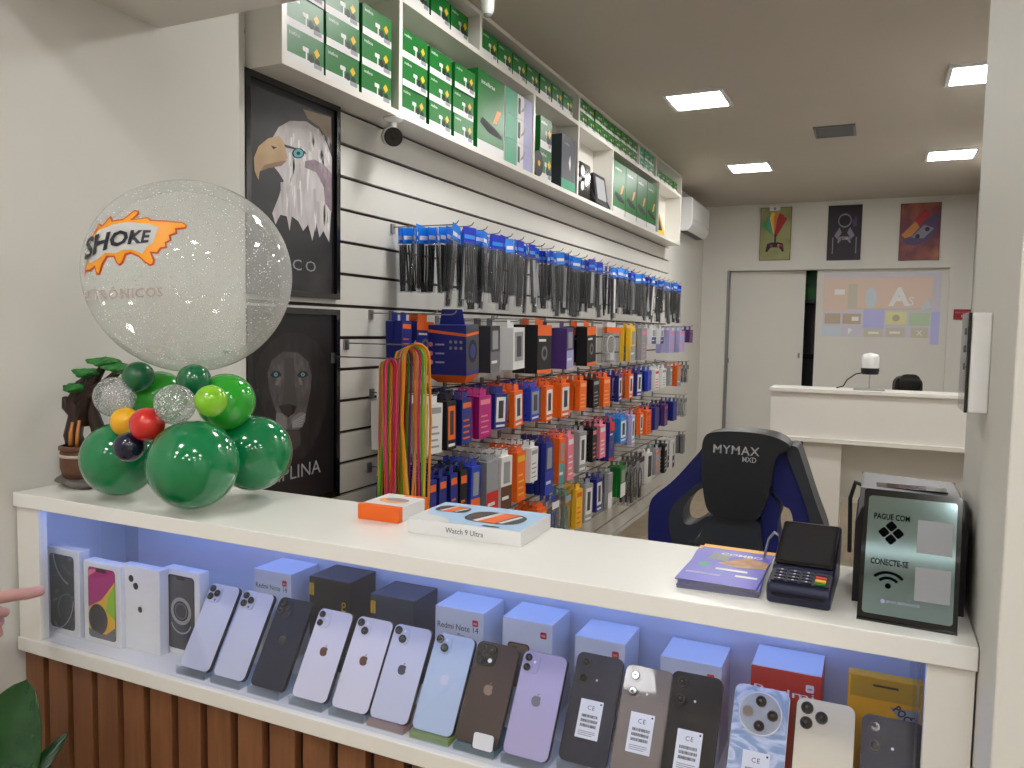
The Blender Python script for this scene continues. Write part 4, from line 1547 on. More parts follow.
def pack(w_, h_, d_, body, face, style):
    """boxed accessory hanging by a tab; origin at the hook hole"""
    t = thing('accessory_pack', 'x', 'packaged accessory', rot=RZ)
    m_ = MB().prism(rrect(-w_ * .28, w_ * .28, -.02, .012, .006, 2), -.0006, .0006, face if style in ('tab', 'orange') else body)
    m_.build('hang_tab', t)
    if style == 'bag':
        m_ = MB().prism(rrect(-w_ / 2, w_ / 2, -h_, -.018, .005, 2), -d_ / 2, d_ / 2, 'pouch_film')
        m_.build('pouch', t)
        m_ = MB()
        m_.tube([(w_ * .3 * math.cos(a), 0, -h_ * .55 + h_ * .25 * math.sin(a)) for a in [i * PI / 6 for i in range(12)]], .004, body, 6, closed=True)
        m_.box(-w_ * .15, w_ * .15, -d_ * .3, d_ * .3, -h_ * .95, -h_ * .75, body)
        m_.box(-w_ / 2, w_ / 2, -d_ * .55, -d_ * .52, -.05, -.018, face)
        m_.build('contents', t)
        return t
    MB().box(-w_ / 2, w_ / 2, -d_ / 2, d_ / 2, -h_, -.018, body).build('carton', t)
    m_ = MB()
    y_ = -d_ / 2 - .0005
    x0, x1, z0, z1 = -w_ / 2, w_ / 2, -h_, -.018
    H_ = z1 - z0
    if style == 'window':
        m_.rect(x0 + w_ * .12, x1 - w_ * .12, z0 + H_ * .2, z1 - H_ * .1, y_, face)
        m_.rect(x0 + w_ * .3, x1 - w_ * .3, z0 + H_ * .3, z1 - H_ * .2, y_ - .0004, 'dark_grey')
        m_.rect(x0 + w_ * .15, x1 - w_ * .15, z0 + H_ * .06, z0 + H_ * .12, y_, 'white_card')
    elif style == 'orange' or style == 'tab':
        m_.rect(x0, x1, z1 - H_ * .22, z1, y_, face)
        m_.rect(x0, x1, z0, z0 + H_ * .08, y_, face)
        m_.poly(circ(0, z0 + H_ * .42, w_ * .22, 14), y_, 'mid_grey')
        m_.poly(circ(0, z0 + H_ * .42, w_ * .12, 14), y_ - .0004, body)
        m_.rect(x0 + w_ * .1, x0 + w_ * .6, z1 - H_ * .34, z1 - H_ * .29, y_, 'white_card')
    elif style == 'split':
        m_.rect(x0, x1, z0, z0 + H_ * .45, y_, face)
        m_.rect(x0 + w_ * .2, x1 - w_ * .2, z0 + H_ * .5, z0 + H_ * .9, y_ - .0003, 'grey_card')
        m_.rect(x0 + w_ * .1, x1 - w_ * .3, z0 + H_ * .2, z0 + H_ * .26, y_ - .0003, 'white_card')
    else:
        m_.rect(x0 + w_ * .1, x1 - w_ * .1, z1 - H_ * .2, z1 - H_ * .08, y_, face)
        for q in range(4):
            m_.rect(x0 + w_ * .15, x1 - w_ * (.2 + .1 * (q % 2)), z0 + H_ * (.12 + q * .13), z0 + H_ * (.16 + q * .13), y_, face)
    m_.build('printed_face', t)
    return t


CN = {'white_card': 'white', 'black_matte': 'black', 'navy': 'navy', 'magenta': 'magenta', 'orange': 'orange', 'blue': 'blue', 'grey_card': 'grey', 'red': 'red',
      'lavender': 'lavender', 'pink': 'pink', 'teal': 'teal', 'yellow': 'yellow', 'purple': 'purple', 'sky_blue': 'light blue', 'dark_grey': 'dark grey', 'gold': 'gold',
      'green_box': 'green', 'mid_grey': 'mid grey', 'brown': 'brown', 'silver': 'silver', 'white_gloss': 'glossy white', 'lime': 'lime', 'strap_black': 'black'}
RN = {2: 'second', 3: 'third', 4: 'fourth', 5: 'lowest'}
SN = {'window': 'window print', 'orange': 'banded print', 'tab': 'banded print', 'split': 'two-tone front', 'lines': 'printed lines', 'bag': 'clear pouch'}


def column(row, px0, px1, ztop, h_, body, face, style, n, d_=.025, w_=None, jit=.09, pitch=None, X=None):
    XX = XFp if X is None else X
    ya, yb = on(px0, 400, 'X', XX).y, on(px1, 400, 'X', XX).y
    yc = (ya + yb) / 2
    w_ = w_ or min(max((yb - ya) * .8, .05), .10)
    w_ = round(w_, 3)
    key = (w_, h_, d_, body, face, style)
    if key not in PK:
        PK[key] = pack(*key)
        PKU[key] = False
    hook(yc, ztop + .002, row)
    place_word = 'near end' if px1 < 500 else ('middle' if px1 < 600 else 'far end')
    for k_ in range(n):
        loc = (XX - .008 - d_ / 2 - k_ * ((pitch or d_ + .006)), yc + rr.uniform(-.003, .003), ztop - .006)
        rot = (0, rr.uniform(-jit, jit) * .5, PI / 2 + rr.uniform(-jit, jit))
        lab = '%s accessory pack with %s %s, %s product row, %s' % (CN[body], CN[face], SN[style], RN[row], place_word)
        g_ = '%s packs with %s %s in the %s row %s' % (CN[body], CN[face], SN[style], RN[row], place_word)
        if not PKU[key]:
            PKU[key] = True
            o = PK[key]
            o.location = loc
            o.rotation_euler = rot
            o['label'], o['group'] = lab, g_
        else:
            dup(PK[key], loc, rot, lab, g_)


# second row: larger boxes
Z2 = 1.497
column(2, 404, 412, Z2, .15, 'navy', 'orange', 'lines', 2, .03, .07, X=-1.46)
column(2, 418, 436, Z2, .16, 'navy', 'orange', 'tab', 2, .03, .10, X=-1.46)
column(2, 490, 502, Z2 - .01, .20, 'dark_grey', 'mid_grey', 'split', 2, .05, .09)
column(2, 508, 530, Z2 - .015, .19, 'white_card', 'grey_card', 'window', 2, .08, .13)
column(2, 534, 556, Z2, .235, 'black_matte', 'orange', 'orange', 2, .06, .15)
column(2, 560, 580, Z2 - .01, .215, 'purple', 'lavender', 'split', 2, .09, .12)
column(2, 584, 598, Z2, .22, 'black_matte', 'orange', 'orange', 2, .06, .14)
column(2, 600, 626, Z2, .215, 'white_card', 'orange', 'bag', 2, .03, .22)
column(2, 628, 637, Z2, .22, 'yellow', 'grey_card', 'split', 2, .03, .13)
column(2, 639, 648, Z2, .22, 'grey_card', 'pink', 'lines', 2, .03, .13)
column(2, 650, 656, Z2, .12, 'white_card', 'navy', 'split', 3, .03, .10)
column(2, 658, 664, Z2, .12, 'white_card', 'navy', 'split', 3, .03, .10)
column(2, 667, 675, Z2 - .01, .18, 'lavender', 'pink', 'lines', 3, .03, .14)
column(2, 677, 685, Z2 - .01, .18, 'lavender', 'pink', 'lines', 3, .03, .14)
column(2, 687, 693, Z2, .12, 'purple', 'red', 'lines', 2, .03, .12)
# third row
Z3 = 1.218
A3 = [(430, 446, .19, 'white_card', 'grey_card', 'lines', 7), (449, 459, .19, 'black_matte', 'orange', 'window', 4), (462, 476, .185, 'navy', 'orange', 'lines', 5),
      (480, 494, .18, 'magenta', 'pink', 'lines', 3), (497, 510, .16, 'navy', 'white_card', 'window', 4), (513, 527, .17, 'orange', 'white_card', 'window', 4),
      (530, 543, .16, 'blue', 'grey_card', 'window', 4), (545, 557, .18, 'orange', 'white_card', 'window', 4), (560, 574, .18, 'orange', 'white_card', 'window', 4),
      (577, 592, .17, 'orange', 'orange_pale', 'lines', 4), (594, 601, .17, 'black_matte', 'grey_card', 'lines', 3), (603, 613, .18, 'orange', 'orange_pale', 'lines', 4),
      (616, 626, .17, 'navy', 'white_card', 'window', 4), (629, 635, .17, 'orange', 'white_card', 'window', 3), (637, 644, .17, 'navy', 'white_card', 'window', 3),
      (647, 653, .15, 'blue', 'navy', 'lines', 3), (655, 660, .16, 'white_card', 'red', 'lines', 3), (662, 667, .15, 'white_card', 'grey_card', 'lines', 3),
      (669, 674, .15, 'grey_card', 'white_card', 'lines', 3), (677, 682, .17, 'orange', 'grey_card', 'split', 3), (685, 690, .16, 'dark_grey', 'mid_grey', 'bag', 2)]
CN['orange_pale'] = 'pale orange'
for a in A3:
    column(3, a[0], a[1], Z3, a[2], a[3], a[4], a[5], a[6] + 1)
Z4 = .955
A4 = [(432, 440, .22, 'navy', 'orange', 'lines', 6), (443, 450, .22, 'navy', 'orange', 'lines', 5), (453, 461, .22, 'navy', 'orange', 'lines', 5), (464, 471, .26, 'black_matte', 'orange', 'lines', 3),
      (474, 485, .24, 'blue', 'orange', 'split', 4), (489, 502, .24, 'grey_card', 'red', 'split', 5), (504, 516, .24, 'white_card', 'brown', 'split', 5), (519, 529, .23, 'orange', 'gold', 'lines', 4),
      (532, 543, .17, 'white_card', 'grey_card', 'lines', 5), (546, 559, .26, 'navy', 'blue', 'split', 4), (562, 568, .24, 'orange', 'teal', 'split', 3), (570, 577, .24, 'pink', 'white_card', 'lines', 3),
      (580, 591, .23, 'grey_card', 'white_card', 'window', 4), (594, 600, .20, 'black_matte', 'pink', 'lines', 3), (602, 608, .20, 'pink', 'white_card', 'lines', 3),
      (610, 619, .24, 'navy', 'red', 'tab', 3), (622, 629, .16, 'sky_blue', 'white_card', 'window', 3), (631, 639, .20, 'lavender', 'white_card', 'window', 3),
      (641, 646, .16, 'orange', 'white_card', 'window', 2), (648, 653, .18, 'orange', 'red', 'lines', 2), (655, 662, .17, 'navy', 'purple', 'lines', 3), (664, 671, .17, 'purple', 'red', 'lines', 3),
      (673, 680, .16, 'navy', 'purple', 'lines', 3), (683, 689, .16, 'grey_card', 'mid_grey', 'bag', 2)]
for a in A4:
    column(4, a[0], a[1], Z4, a[2], a[3], a[4], a[5], a[6] + 1)
Z5 = .66
A5 = [(540, 552, .20, 'orange', 'yellow', 'window', 4), (555, 564, .24, 'blue', 'white_card', 'bag', 3), (567, 577, .24, 'teal', 'grey_card', 'bag', 3), (580, 587, .22, 'gold', 'orange', 'lines', 3),
      (589, 597, .22, 'grey_card', 'white_gloss', 'window', 3), (600, 606, .20, 'navy', 'white_card', 'window', 3), (609, 619, .22, 'grey_card', 'white_card', 'split', 3),
      (622, 631, .20, 'green_box', 'white_card', 'split', 3), (634, 640, .30, 'strap_black', 'dark_grey', 'bag', 3), (642, 648, .30, 'strap_black', 'dark_grey', 'bag', 3),
      (650, 656, .22, 'white_card', 'black_matte', 'window', 3), (658, 664, .20, 'grey_card', 'orange', 'lines', 3), (666, 671, .22, 'black_matte', 'white_card', 'lines', 3),
      (673, 679, .22, 'white_card', 'black_matte', 'split', 3), (684, 689, .16, 'mid_grey', 'green_box', 'lines', 2)]
for a in A5:
    column(5, a[0], a[1], Z5, a[2], a[3], a[4], a[5], a[6])

# the big blue boxed headset hanging forward
t = thing('headset_box', 'big blue boxed headset with orange base beside the coloured straps', 'box', (-1.405, 2.50, 1.500), (.05, 0, .10))
MB().box(-.08, .08, -.06, .06, -.215, -.035, 'navy').build('carton', t, bevel=.001)
m = MB()
m.flatprism([(-.08, -.06), (.08, -.06), (.08, .06), (-.08, .06)], -.217, -.2152, 'orange')
vs = [(-.08, -.0605, -.215), (.0805, -.0605, -.215), (.0805, .06, -.215), (-.08, .06, -.215), (-.045, -.03, -.245), (.06, -.03, -.245), (.06, .05, -.245), (-.045, .05, -.245)]
m.add(vs, [(0, 1, 5, 4), (1, 2, 6, 5), (2, 3, 7, 6), (3, 0, 4, 7), (4, 5, 6, 7)], 'orange')
m.build('orange_base', t)
MB().prism([(-.05, -.035), (.05, -.035), (.04, .02), (-.04, .02)], -.001, .001, 'navy').build('hang_tab', t)
m = MB()
m.poly([(-.08, -.050), (.08, -.066), (.08, -.076), (-.08, -.060)], -.0606, 'orange')
for q in range(3):
    m.poly(circ(-.058, -.105 - q * .032, .009, 12), -.0606, 'pink')
    m.rect(-.04, -.005, -.108 - q * .032, -.102 - q * .032, -.0606, 'lavender')
for q in range(6):
    m.poly(circ(.02 + (q % 3) * .02, -.095 - (q // 3) * .022, .006, 8), -.0606, 'grey_card')
m.T = Matrix.Rotation(PI / 2, 4, 'Z')
m.rect(-.06, .06, -.2, -.035, -.0803, 'carton_grey')
m.poly([(-.06, -.066), (.06, -.060), (.06, -.070), (-.06, -.076)], -.0806, 'orange')
m.poly(circ(0, -.13, .042, 20), -.0806, 'black_matte')
m.poly(circ(0, -.13, .026, 20), -.0810, 'navy')
m.build('printed_face', t)

# neon straps hanging in long loops
neon = [('neon_orange', (255, 160, 50), 'orange'), ('neon_green', (110, 210, 60), 'green'), ('neon_pink', (236, 70, 130), 'pink'), ('neon_yellow', (244, 214, 80), 'yellow'),
        ('neon_red', (224, 60, 60), 'red'), ('neon_peach', (250, 180, 120), 'peach'), ('neon_violet', (150, 60, 140), 'violet')]
for n_, c_, _ in neon:
    mat(n_, c_, 0.5)
hook(2.155, 1.395, 0)
hook(2.085, 1.352, 0)
for i in range(17):
    nm, _, cn = neon[(0, 3, 1, 2, 5, 0, 6, 1, 4, 3, 0, 2, 4, 0, 1, 2, 3)[i]]
    fr = i < 11
    c_ = on(417, 344, 'X', -1.37) if fr else on(393, 359, 'X', -1.43)
    j = i if fr else i - 11
    hw = (.040 - j * .0032) if fr else (.017 - j * .0022)
    L = rr.uniform(.74, .82)
    m = MB()
    pts = []
    for k_ in range(15):
        a = PI * k_ / 14
        pts.append((math.cos(PI - a) * hw, 0, math.sin(a) * (.045 if fr else .03) - (.045 if fr else .03)))
    q1, q2, q3, q4 = (rr.uniform(-.012, .012) for _ in range(4))
    pl = [(-hw * .6 + q1, 0, -L), (-hw * .8 + q2, .004, -L * .66), (-hw * 1.05 + q1 * .5, .002, -L * .33)] + pts + \
        [(hw * 1.05 + q3 * .5, -.002, -L * .33), (hw * .85 + q4, -.004, -L * .66), (hw * .6 + q3, 0, -L)]
    m.tube(pl, .0062, nm, 8, flat=.6)
    o = m.build('lanyard_strap')
    o.location = (c_.x - .01 * j, c_.y + .004 * j - (.0 if fr else .01), c_.z - .003 * j)
    o.rotation_euler = (0, 0, .55 + rr.uniform(-.12, .12))
    pos = 'front hook' if fr else 'rear hook nearer the lion print'
    tag(o, 'long neon %s strap hanging in a loop on the %s' % (cn, pos), 'strap', 'neon %s straps on the %s' % (cn, pos))

# ------------------------------------------------------------------ high wall shelf with boxes
XF = -1.49
ZB0, ZB1, ZM0, ZM1, ZS = 2.157, 2.178, 2.54, 2.56, 2.716
su = thing('wall_shelf_unit', 'long white high shelf unit above the slat wall', 'shelf', (0, 0, 0))
MB().box(XS, XF, 1.70, 6.42, ZB0, ZB1, 'white_laminate').build('bottom_board', su)
MB().box(XS, XF, 1.72, 6.40, ZM0, ZM1, 'white_laminate').build('middle_board', su)
MB().box(XS, XF, 1.70, 6.42, ZS - .018, ZS, 'white_laminate').build('top_board', su)
MB().box(XS, XS + .004, 1.72, 6.40, ZB1, ZS - .018, 'white_laminate').build('back_board', su)
for y_ in (1.70, 6.40):
    MB().box(XS, XF, y_, y_ + .02, ZB1, ZS - .018, 'white_laminate').build('side_board', su)
low = [2.27, 3.40, 3.995, 4.60, 5.70]
upp = [2.85, 3.995, 5.16, 5.60]
for y_ in low:
    MB().box(XS + .004, XF, y_, y_ + .02, ZB1, ZM0, 'white_laminate').build('divider', su)
for y_ in upp:
    MB().box(XS + .004, XF, y_, y_ + .02, ZM1, ZS - .018, 'white_laminate').build('divider', su)


def cam_box(w_, h_, body='green_box', d_=.105, brand='intelbras'):
    t = thing('green_carton', 'x', 'box', rot=RZ)
    MB().box(-w_ / 2, w_ / 2, 0, d_, 0, h_, body).build('carton', t)
    m_ = MB()
    y_ = -.0005
    m_.rect(-w_ / 2, w_ / 2, 0, h_ * .24, y_, 'white_card')
    m_.text(brand, -w_ / 2 + w_ * .07, h_ * .78, h_ * .10, y_, 'white_gloss', 'l', bold=.01)
    cx = w_ * .02
    m_.poly(rrect(cx - .1 * w_, cx + .06 * w_, h_ * .46, h_ * .60, .003, 2), y_ - .0004, 'white_card')
    m_.poly([(cx - .02 * w_, h_ * .46), (cx + .02 * w_, h_ * .46), (cx + .02 * w_, h_ * .2), (cx - .02 * w_, h_ * .2)], y_ - .0003, 'white_card')
    m_.poly(circ(cx + .13 * w_, h_ * .34, h_ * .13, 12), y_ - .0004, 'ink')
    m_.poly(circ(cx + .30 * w_, h_ * .28, h_ * .13, 12), y_ - .0004, 'ink')
    m_.poly(rrect(cx + .2 * w_, cx + .42 * w_, h_ * .10, h_ * .24, .002, 2), y_ - .0006, 'grey_card')
    dx, dz, s_ = cx + .28 * w_, h_ * .56, h_ * .15
    m_.poly([(dx - s_, dz), (dx, dz - s_), (dx + s_, dz), (dx, dz + s_)], y_ - .0006, 'gold')
    m_.build('printed_face', t)
    return t


def fill(proto, first, spots, label, group):
    for i, (y_, z_) in enumerate(spots):
        loc = (XF - .004 - rr.uniform(0, .006), y_, z_)
        if not first[0]:
            first[0] = True
            proto.location = loc
            o = proto
            o['label'], o['group'] = label(i) if callable(label) else label, group
        else:
            o = dup(proto, loc, RZ, label(i) if callable(label) else label, group)
        o.rotation_euler = (0, 0, PI / 2 + rr.uniform(-.015, .015))


p1 = cam_box(.160, .093)
f1 = [False]
pos3 = ['bottom', 'middle', 'top']
col3 = ['left', 'centre', 'right']
h = .0935
fill(p1, f1, [(yc, ZB1 + .0005 + k_ * h) for yc in (1.805, 1.975, 2.155) for k_ in range(3)],
     lambda i: 'green and white carton, %s of the %s stack in the bay over the eagle' % (pos3[i % 3], col3[i // 3]), 'green cartons in the first bay')
fill(p1, f1, [(yc, ZB1 + .0005 + k_ * h) for yc in (2.38, 2.56, 2.74) for k_ in range(3)],
     lambda i: 'green and white carton, %s of the %s stack left of the router carton' % (pos3[i % 3], col3[i // 3]), 'green cartons in the second bay')
p2 = cam_box(.138, .098)
f2 = [False]
fill(p2, f2, [(2.40 + .15 * i, ZM1 + .0005) for i in range(3)], 'green carton in the upper shelf left of the near divider', 'green cartons, upper shelf, near bay')
fill(p2, f2, [(2.95 + .15 * i, ZM1 + .0005) for i in range(7)], 'green carton in the single upper row between the first two dividers', 'green cartons, upper shelf, second bay')
p3 = cam_box(.12, .066)
f3 = [False]
fill(p3, f3, [(4.085 + .125 * i, ZM1 + .0005 + k_ * .067) for i in range(9) for k_ in range(2)], 'small green carton in the double upper rows', 'small green cartons in double rows, upper shelf')
p4 = cam_box(.12, .064, 'teal_box')
f4 = [False]
fill(p4, f4, [(5.245 + .128 * i, ZM1 + .0005 + k_ * .065) for i in range(3) for k_ in range(2)], 'small pale green carton in the narrow upper bay', 'small pale green cartons in the narrow upper bay')
fill(p3, f3, [(5.70 + .128 * i, ZM1 + .0005) for i in range(5)], 'small green carton in the farthest upper bay', 'small green cartons in the farthest upper bay')


def router_box(w_, h_):
    t = thing('router_carton', 'x', 'box', rot=RZ)
    MB().box(-w_ / 2, w_ / 2, 0, .105, 0, h_, 'green_box').build('carton', t)
    m_ = MB()
    y_ = -.0005
    m_.rect(-w_ / 2, w_ / 2, 0, h_ * .12, y_, 'white_card')
    m_.text('intelbras', -w_ / 2 + w_ * .12, h_ * .84, h_ * .05, y_, 'white_gloss', 'l', bold=.02, width=w_ * .5)
    m_.poly([(-w_ * .42, h_ * .34), (-w_ * .1, h_ * .26), (w_ * .40, h_ * .24), (w_ * .42, h_ * .29), (w_ * .1, h_ * .36), (-w_ * .34, h_ * .42)], y_ - .0004, 'black_matte')
    m_.poly([(w_ * .05, h_ * .40), (w_ * .20, h_ * .42), (w_ * .36, h_ * .60), (w_ * .22, h_ * .60)], y_ - .0004, 'orange_pale')
    m_.build('printed_face', t)
    return t


rb = router_box(.245, .315)
rb.location = (XF - .003, 2.968, ZB1 + .0005)
rb['label'], rb['group'] = 'tall green router carton in the second bay', 'router cartons'
for i in range(4):
    dup(rb, (XF - .003, 4.76 + .255 * i, ZB1 + .0005), RZ, 'tall green router carton, %s of four in the far bay' % ['first', 'second', 'third', 'fourth'][i], 'router cartons')


def light_box():
    t = thing('camera_carton', 'x', 'box', rot=RZ)
    MB().box(-.145, .145, 0, .105, 0, .105, 'white_card').build('carton', t)
    m_ = MB()
    m_.rect(-.145, -.02, 0, .105, -.0005, 'teal_box')
    m_.rect(.05, .145, 0, .105, -.0005, 'lavender')
    m_.poly(rrect(-.012, .012, .02, .09, .005), -.0009, 'ink')
    m_.poly([(.02, .03), (.06, .05), (.075, .08), (.06, .08), (.045, .06), (.02, .04)], -.0009, 'grey_card')
    m_.build('printed_face', t)
    return t


lb = light_box()
for k_ in range(3):
    loc = (XF - .003, 3.245, ZB1 + .0005 + k_ * .106)
    if k_ == 0:
        lb.location = loc
        lb['label'], lb['group'] = 'teal, white and lavender carton, bottom of three', 'teal and lavender cartons'
    else:
        dup(lb, loc, RZ, 'teal, white and lavender carton, %s of three' % ['', 'middle', 'top'][k_], 'teal and lavender cartons')
# third bay: lamp, green carton, black carton
t = cam_box(.15, .15, d_=.08)
t.name = 'green_carton'
t.location = (XF - .02, 3.60, ZB1 + .001)
t['label'], t['group'] = 'green and white carton standing behind the round black lamp, lower one', 'cartons in the third bay'
t2 = cam_box(.14, .15, d_=.08)
t2.location = (XF - .02, 3.60, ZB1 + .152)
t2['label'], t2['group'] = 'green carton on another one behind the round black lamp', 'cartons in the third bay'
t = thing('black_carton', 'tall dark carton with white drawing and teal base in the third bay', 'box', (XF - .003, 3.87, ZB1 + .0005), RZ)
MB().box(-.10, .10, 0, .1, 0, .27, 'carton_grey').build('carton', t)
m = MB().rect(-.10, .10, 0, .05, -.0005, 'teal_box')
m.text('intelbras', -.06, .225, .014, -.0005, 'grey_card', 'l')
m.poly([(.0, .14), (.02, .10), (.03, .14), (.018, .18)], -.0006, 'white_card')
m.build('printed_face', t)
t = thing('round_floodlight', 'round black lamp with a yellow centre on the high shelf', 'lamp', (XF - .004, 3.475, ZB1 + .062), RZ)
m = MB().cyl((0, 0, 0), (0, .035, 0), .06, 'black_matte', n=28)
m.build('housing', t, bevel=.002)
MB().cyl((0, -.004, 0), (0, 0, 0), .014, 'gold', n=16).build('yellow_centre', t)
# fourth bay devices
t = thing('black_camera_kit', 'glossy black device with silver lenses in the fourth bay', 'device', (XF - .01, 4.17, ZB1 + .0005), RZ)
MB().prism(rrect(-.13, .06, 0, .19, .02), 0, .07, 'black_gloss', smooth=True).build('body', t)
for cx, cz, r_ in ((-.09, .14, .03), (-.03, .09, .025), (-.09, .06, .025)):
    MB().cyl((cx, -.01, cz), (cx, 0, cz), r_, 'silver', n=20).build('lens', t)
MB().tube([(.06, .03, .02), (.09, .03, .08), (.06, .03, .17)], .008, 'black_gloss').build('handle', t)
t = thing('floodlight', 'black floodlight with pale glass front in the fourth bay', 'lamp', (XF - .01, 4.46, ZB1 + .0005), (-.15, 0, PI / 2))
MB().prism(rrect(-.11, .11, 0, .19, .015), 0, .045, 'black_matte').build('housing', t, bevel=.002)
MB().prism(rrect(-.08, .08, .04, .17, .01), -.003, 0, 'grey_card').build('glass_front', t)
MB().tube([(-.12, .02, .09), (-.13, .0, .01), (.13, .0, .01), (.12, .02, .09)], .006, 'black_matte').build('bracket', t)
t = thing('yellow_leaflet_holder', 'yellow edged leaflet leaning in the last open bay', 'leaflet', (XF - .02, 5.80, ZB1 + .001), (-.1, 0, PI / 2))
m = MB().prism([(-.04, 0), (.2, 0), (.17, .06), (.02, .22), (-.04, .26)], 0, .003, 'yellow')
m.build('card', t)
MB().poly([(.0, .03), (.12, .04), (.02, .18), (.0, .19)], -.0006, 'dark_grey').build('picture', t)

# ------------------------------------------------------------------ security cameras
def sec_cam(loc, label, rot=(0, 0, 0), s=1.0):
    t = thing('security_camera', label, 'camera', loc, rot, group='security cameras')
    MB().lathe([(.001, 0), (.034 * s, 0), (.034 * s, -.008), (.020 * s, -.016), (.001, -.016)], 'white_gloss', 24).build('ceiling_mount', t)
    MB().cyl((0, 0, -.012), (0, 0, -.036), .013 * s, 'white_gloss').build('neck', t)
    m_ = MB()
    m_.cyl((-.01 * s, .05 * s, -.052 * s), (.0, -.028 * s, -.070 * s), .033 * s, 'white_gloss', n=28)
    m_.build('body', t, bevel=.004)
    m_ = MB()
    m_.cyl((.0, -.028 * s, -.070 * s), (.0015, -.042 * s, -.0735 * s), .031 * s, 'black_gloss', n=28)
    m_.cyl((.0015, -.042 * s, -.0735 * s), (.0016, -.0435 * s, -.0739 * s), .010 * s, 'lens_glass', n=20)
    m_.build('lens_hood', t, bevel=.002)
    return t


sec_cam((-1.515, 2.275, ZB0), 'small white security camera with black face under the high shelf', (0, 0, .58), 1.0)
t = thing('ceiling_sensor', 'white hanging sensor at the top in front of the shelf', 'sensor', (-1.36, 2.66, ZC))
MB().box(-.03, .03, -.03, .03, -.05, 0, 'white_gloss').build('mount', t, bevel=.003)
MB().lathe([(.001, -.11), (.016, -.108), (.024, -.095), (.026, -.05)], 'white_gloss', 20).build('body', t)
MB().lathe([(.001, -.118), (.012, -.116), (.016, -.108)], 'grey_card', 20).build('tip', t)

# ------------------------------------------------------------------ air conditioner
t = thing('air_conditioner', 'white wall air conditioner beyond the end of the high shelf', 'air conditioner', (XS - .02, 6.85, 2.335))
m = MB()
pr_ = [(0, 0), (.11, 0), (.15, .05), (.15, .27), (.13, .29), (0, .29)]
vs = [(a, 0, b_) for a, b_ in pr_] + [(a, .75, b_) for a, b_ in pr_]
n = len(pr_)
m.add(vs, [tuple(range(n)), tuple(range(2 * n - 1, n - 1, -1))] + [(i, i + n, (i + 1) % n + n, (i + 1) % n) for i in range(n)], 'white_gloss')
m.build('body', t, bevel=.01, seg=3)
MB().box(.151, .153, .03, .72, .10, .26, 'white_card').build('front_panel', t)
MB().box(.04, .10, .05, .70, -.006, .001, 'dark_grey').build('air_vane', t)

# ------------------------------------------------------------------ posters on the back wall
def poster(x0, x1, z0, z1, label, back, fn):
    t = thing('wall_poster', label, 'poster', (x0, YB, z0))
    W_, H_ = x1 - x0, z1 - z0
    MB().box(0, W_, -.012, 0, 0, H_, 'black_matte').build('board', t)
    m_ = MB().rect(.004, W_ - .004, .004, H_ - .004, -.0125, back)
    fn(m_, W_, H_)
    m_.build('print', t)


ramp_mat('poster_lime', [(0.0, (60, 66, 40)), (0.5, (150, 150, 100)), (1.0, (176, 176, 130))], 'noise', 4, .5)
ramp_mat('poster_night', [(0.0, (24, 16, 26)), (0.6, (40, 26, 42)), (1.0, (60, 36, 60))], 'noise', 6, .5)
ramp_mat('poster_dusk', [(0.0, (60, 30, 60)), (0.45, (110, 50, 66)), (0.7, (170, 100, 70)), (1.0, (190, 140, 110))], 'noise', 5, .5)
mat('p_green', (70, 160, 90), .5)
mat('p_red', (170, 40, 50), .5)
mat('p_orange', (200, 130, 70), .5)
mat('p_dark', (40, 30, 40), .5)
mat('p_grey', (132, 130, 146), .5)
mat('p_violet', (82, 62, 104), .5)


def pad(m_, cx, cz, s, c_, y_=-.0136):
    m_.poly([(cx - s, cz - s * .55), (cx - s * .8, cz - s * .6), (cx - s * .45, cz - s * .1), (cx + s * .45, cz - s * .1), (cx + s * .8, cz - s * .6), (cx + s, cz - s * .55),
             (cx + s * .85, cz + s * .3), (cx + s * .45, cz + s * .45), (cx - s * .45, cz + s * .45), (cx - s * .85, cz + s * .3)], y_, c_)
    m_.poly(circ(cx - s * .4, cz + s * .1, s * .15, 10), y_ - .0004, 'p_red')
    m_.poly(circ(cx + s * .4, cz + s * .1, s * .15, 10), y_ - .0004, 'gold')


def art1(m_, W, H):
    for i, (a, c_) in enumerate(((2.5, 'p_green'), (2.15, 'teal'), (1.8, 'gold'), (1.5, 'p_orange'), (1.2, 'p_red'), (.9, 'p_red'))):
        cx, cz = W * .5, H * .45
        ex, ez = cx + math.cos(a) * W * .42, cz + math.sin(a) * H * .40
        m_.poly([(cx - .012, cz), (ex - .03, ez - .02), (ex - .01, ez + .035), (ex + .03, ez + .01), (cx + .012, cz)], -.0130 - i * .0002, c_)
    m_.poly([(W * .47, H * .3), (W * .53, H * .3), (W * .52, H * .5), (W * .48, H * .5)], -.0145, 'p_dark')
    pad(m_, W * .5, H * .26, W * .3, 'p_dark', -.0146)
    m_.poly([(W * .55, H * .27), (W * .72, H * .25), (W * .8, H * .16), (W * .72, H * .3)], -.0152, 'p_red')


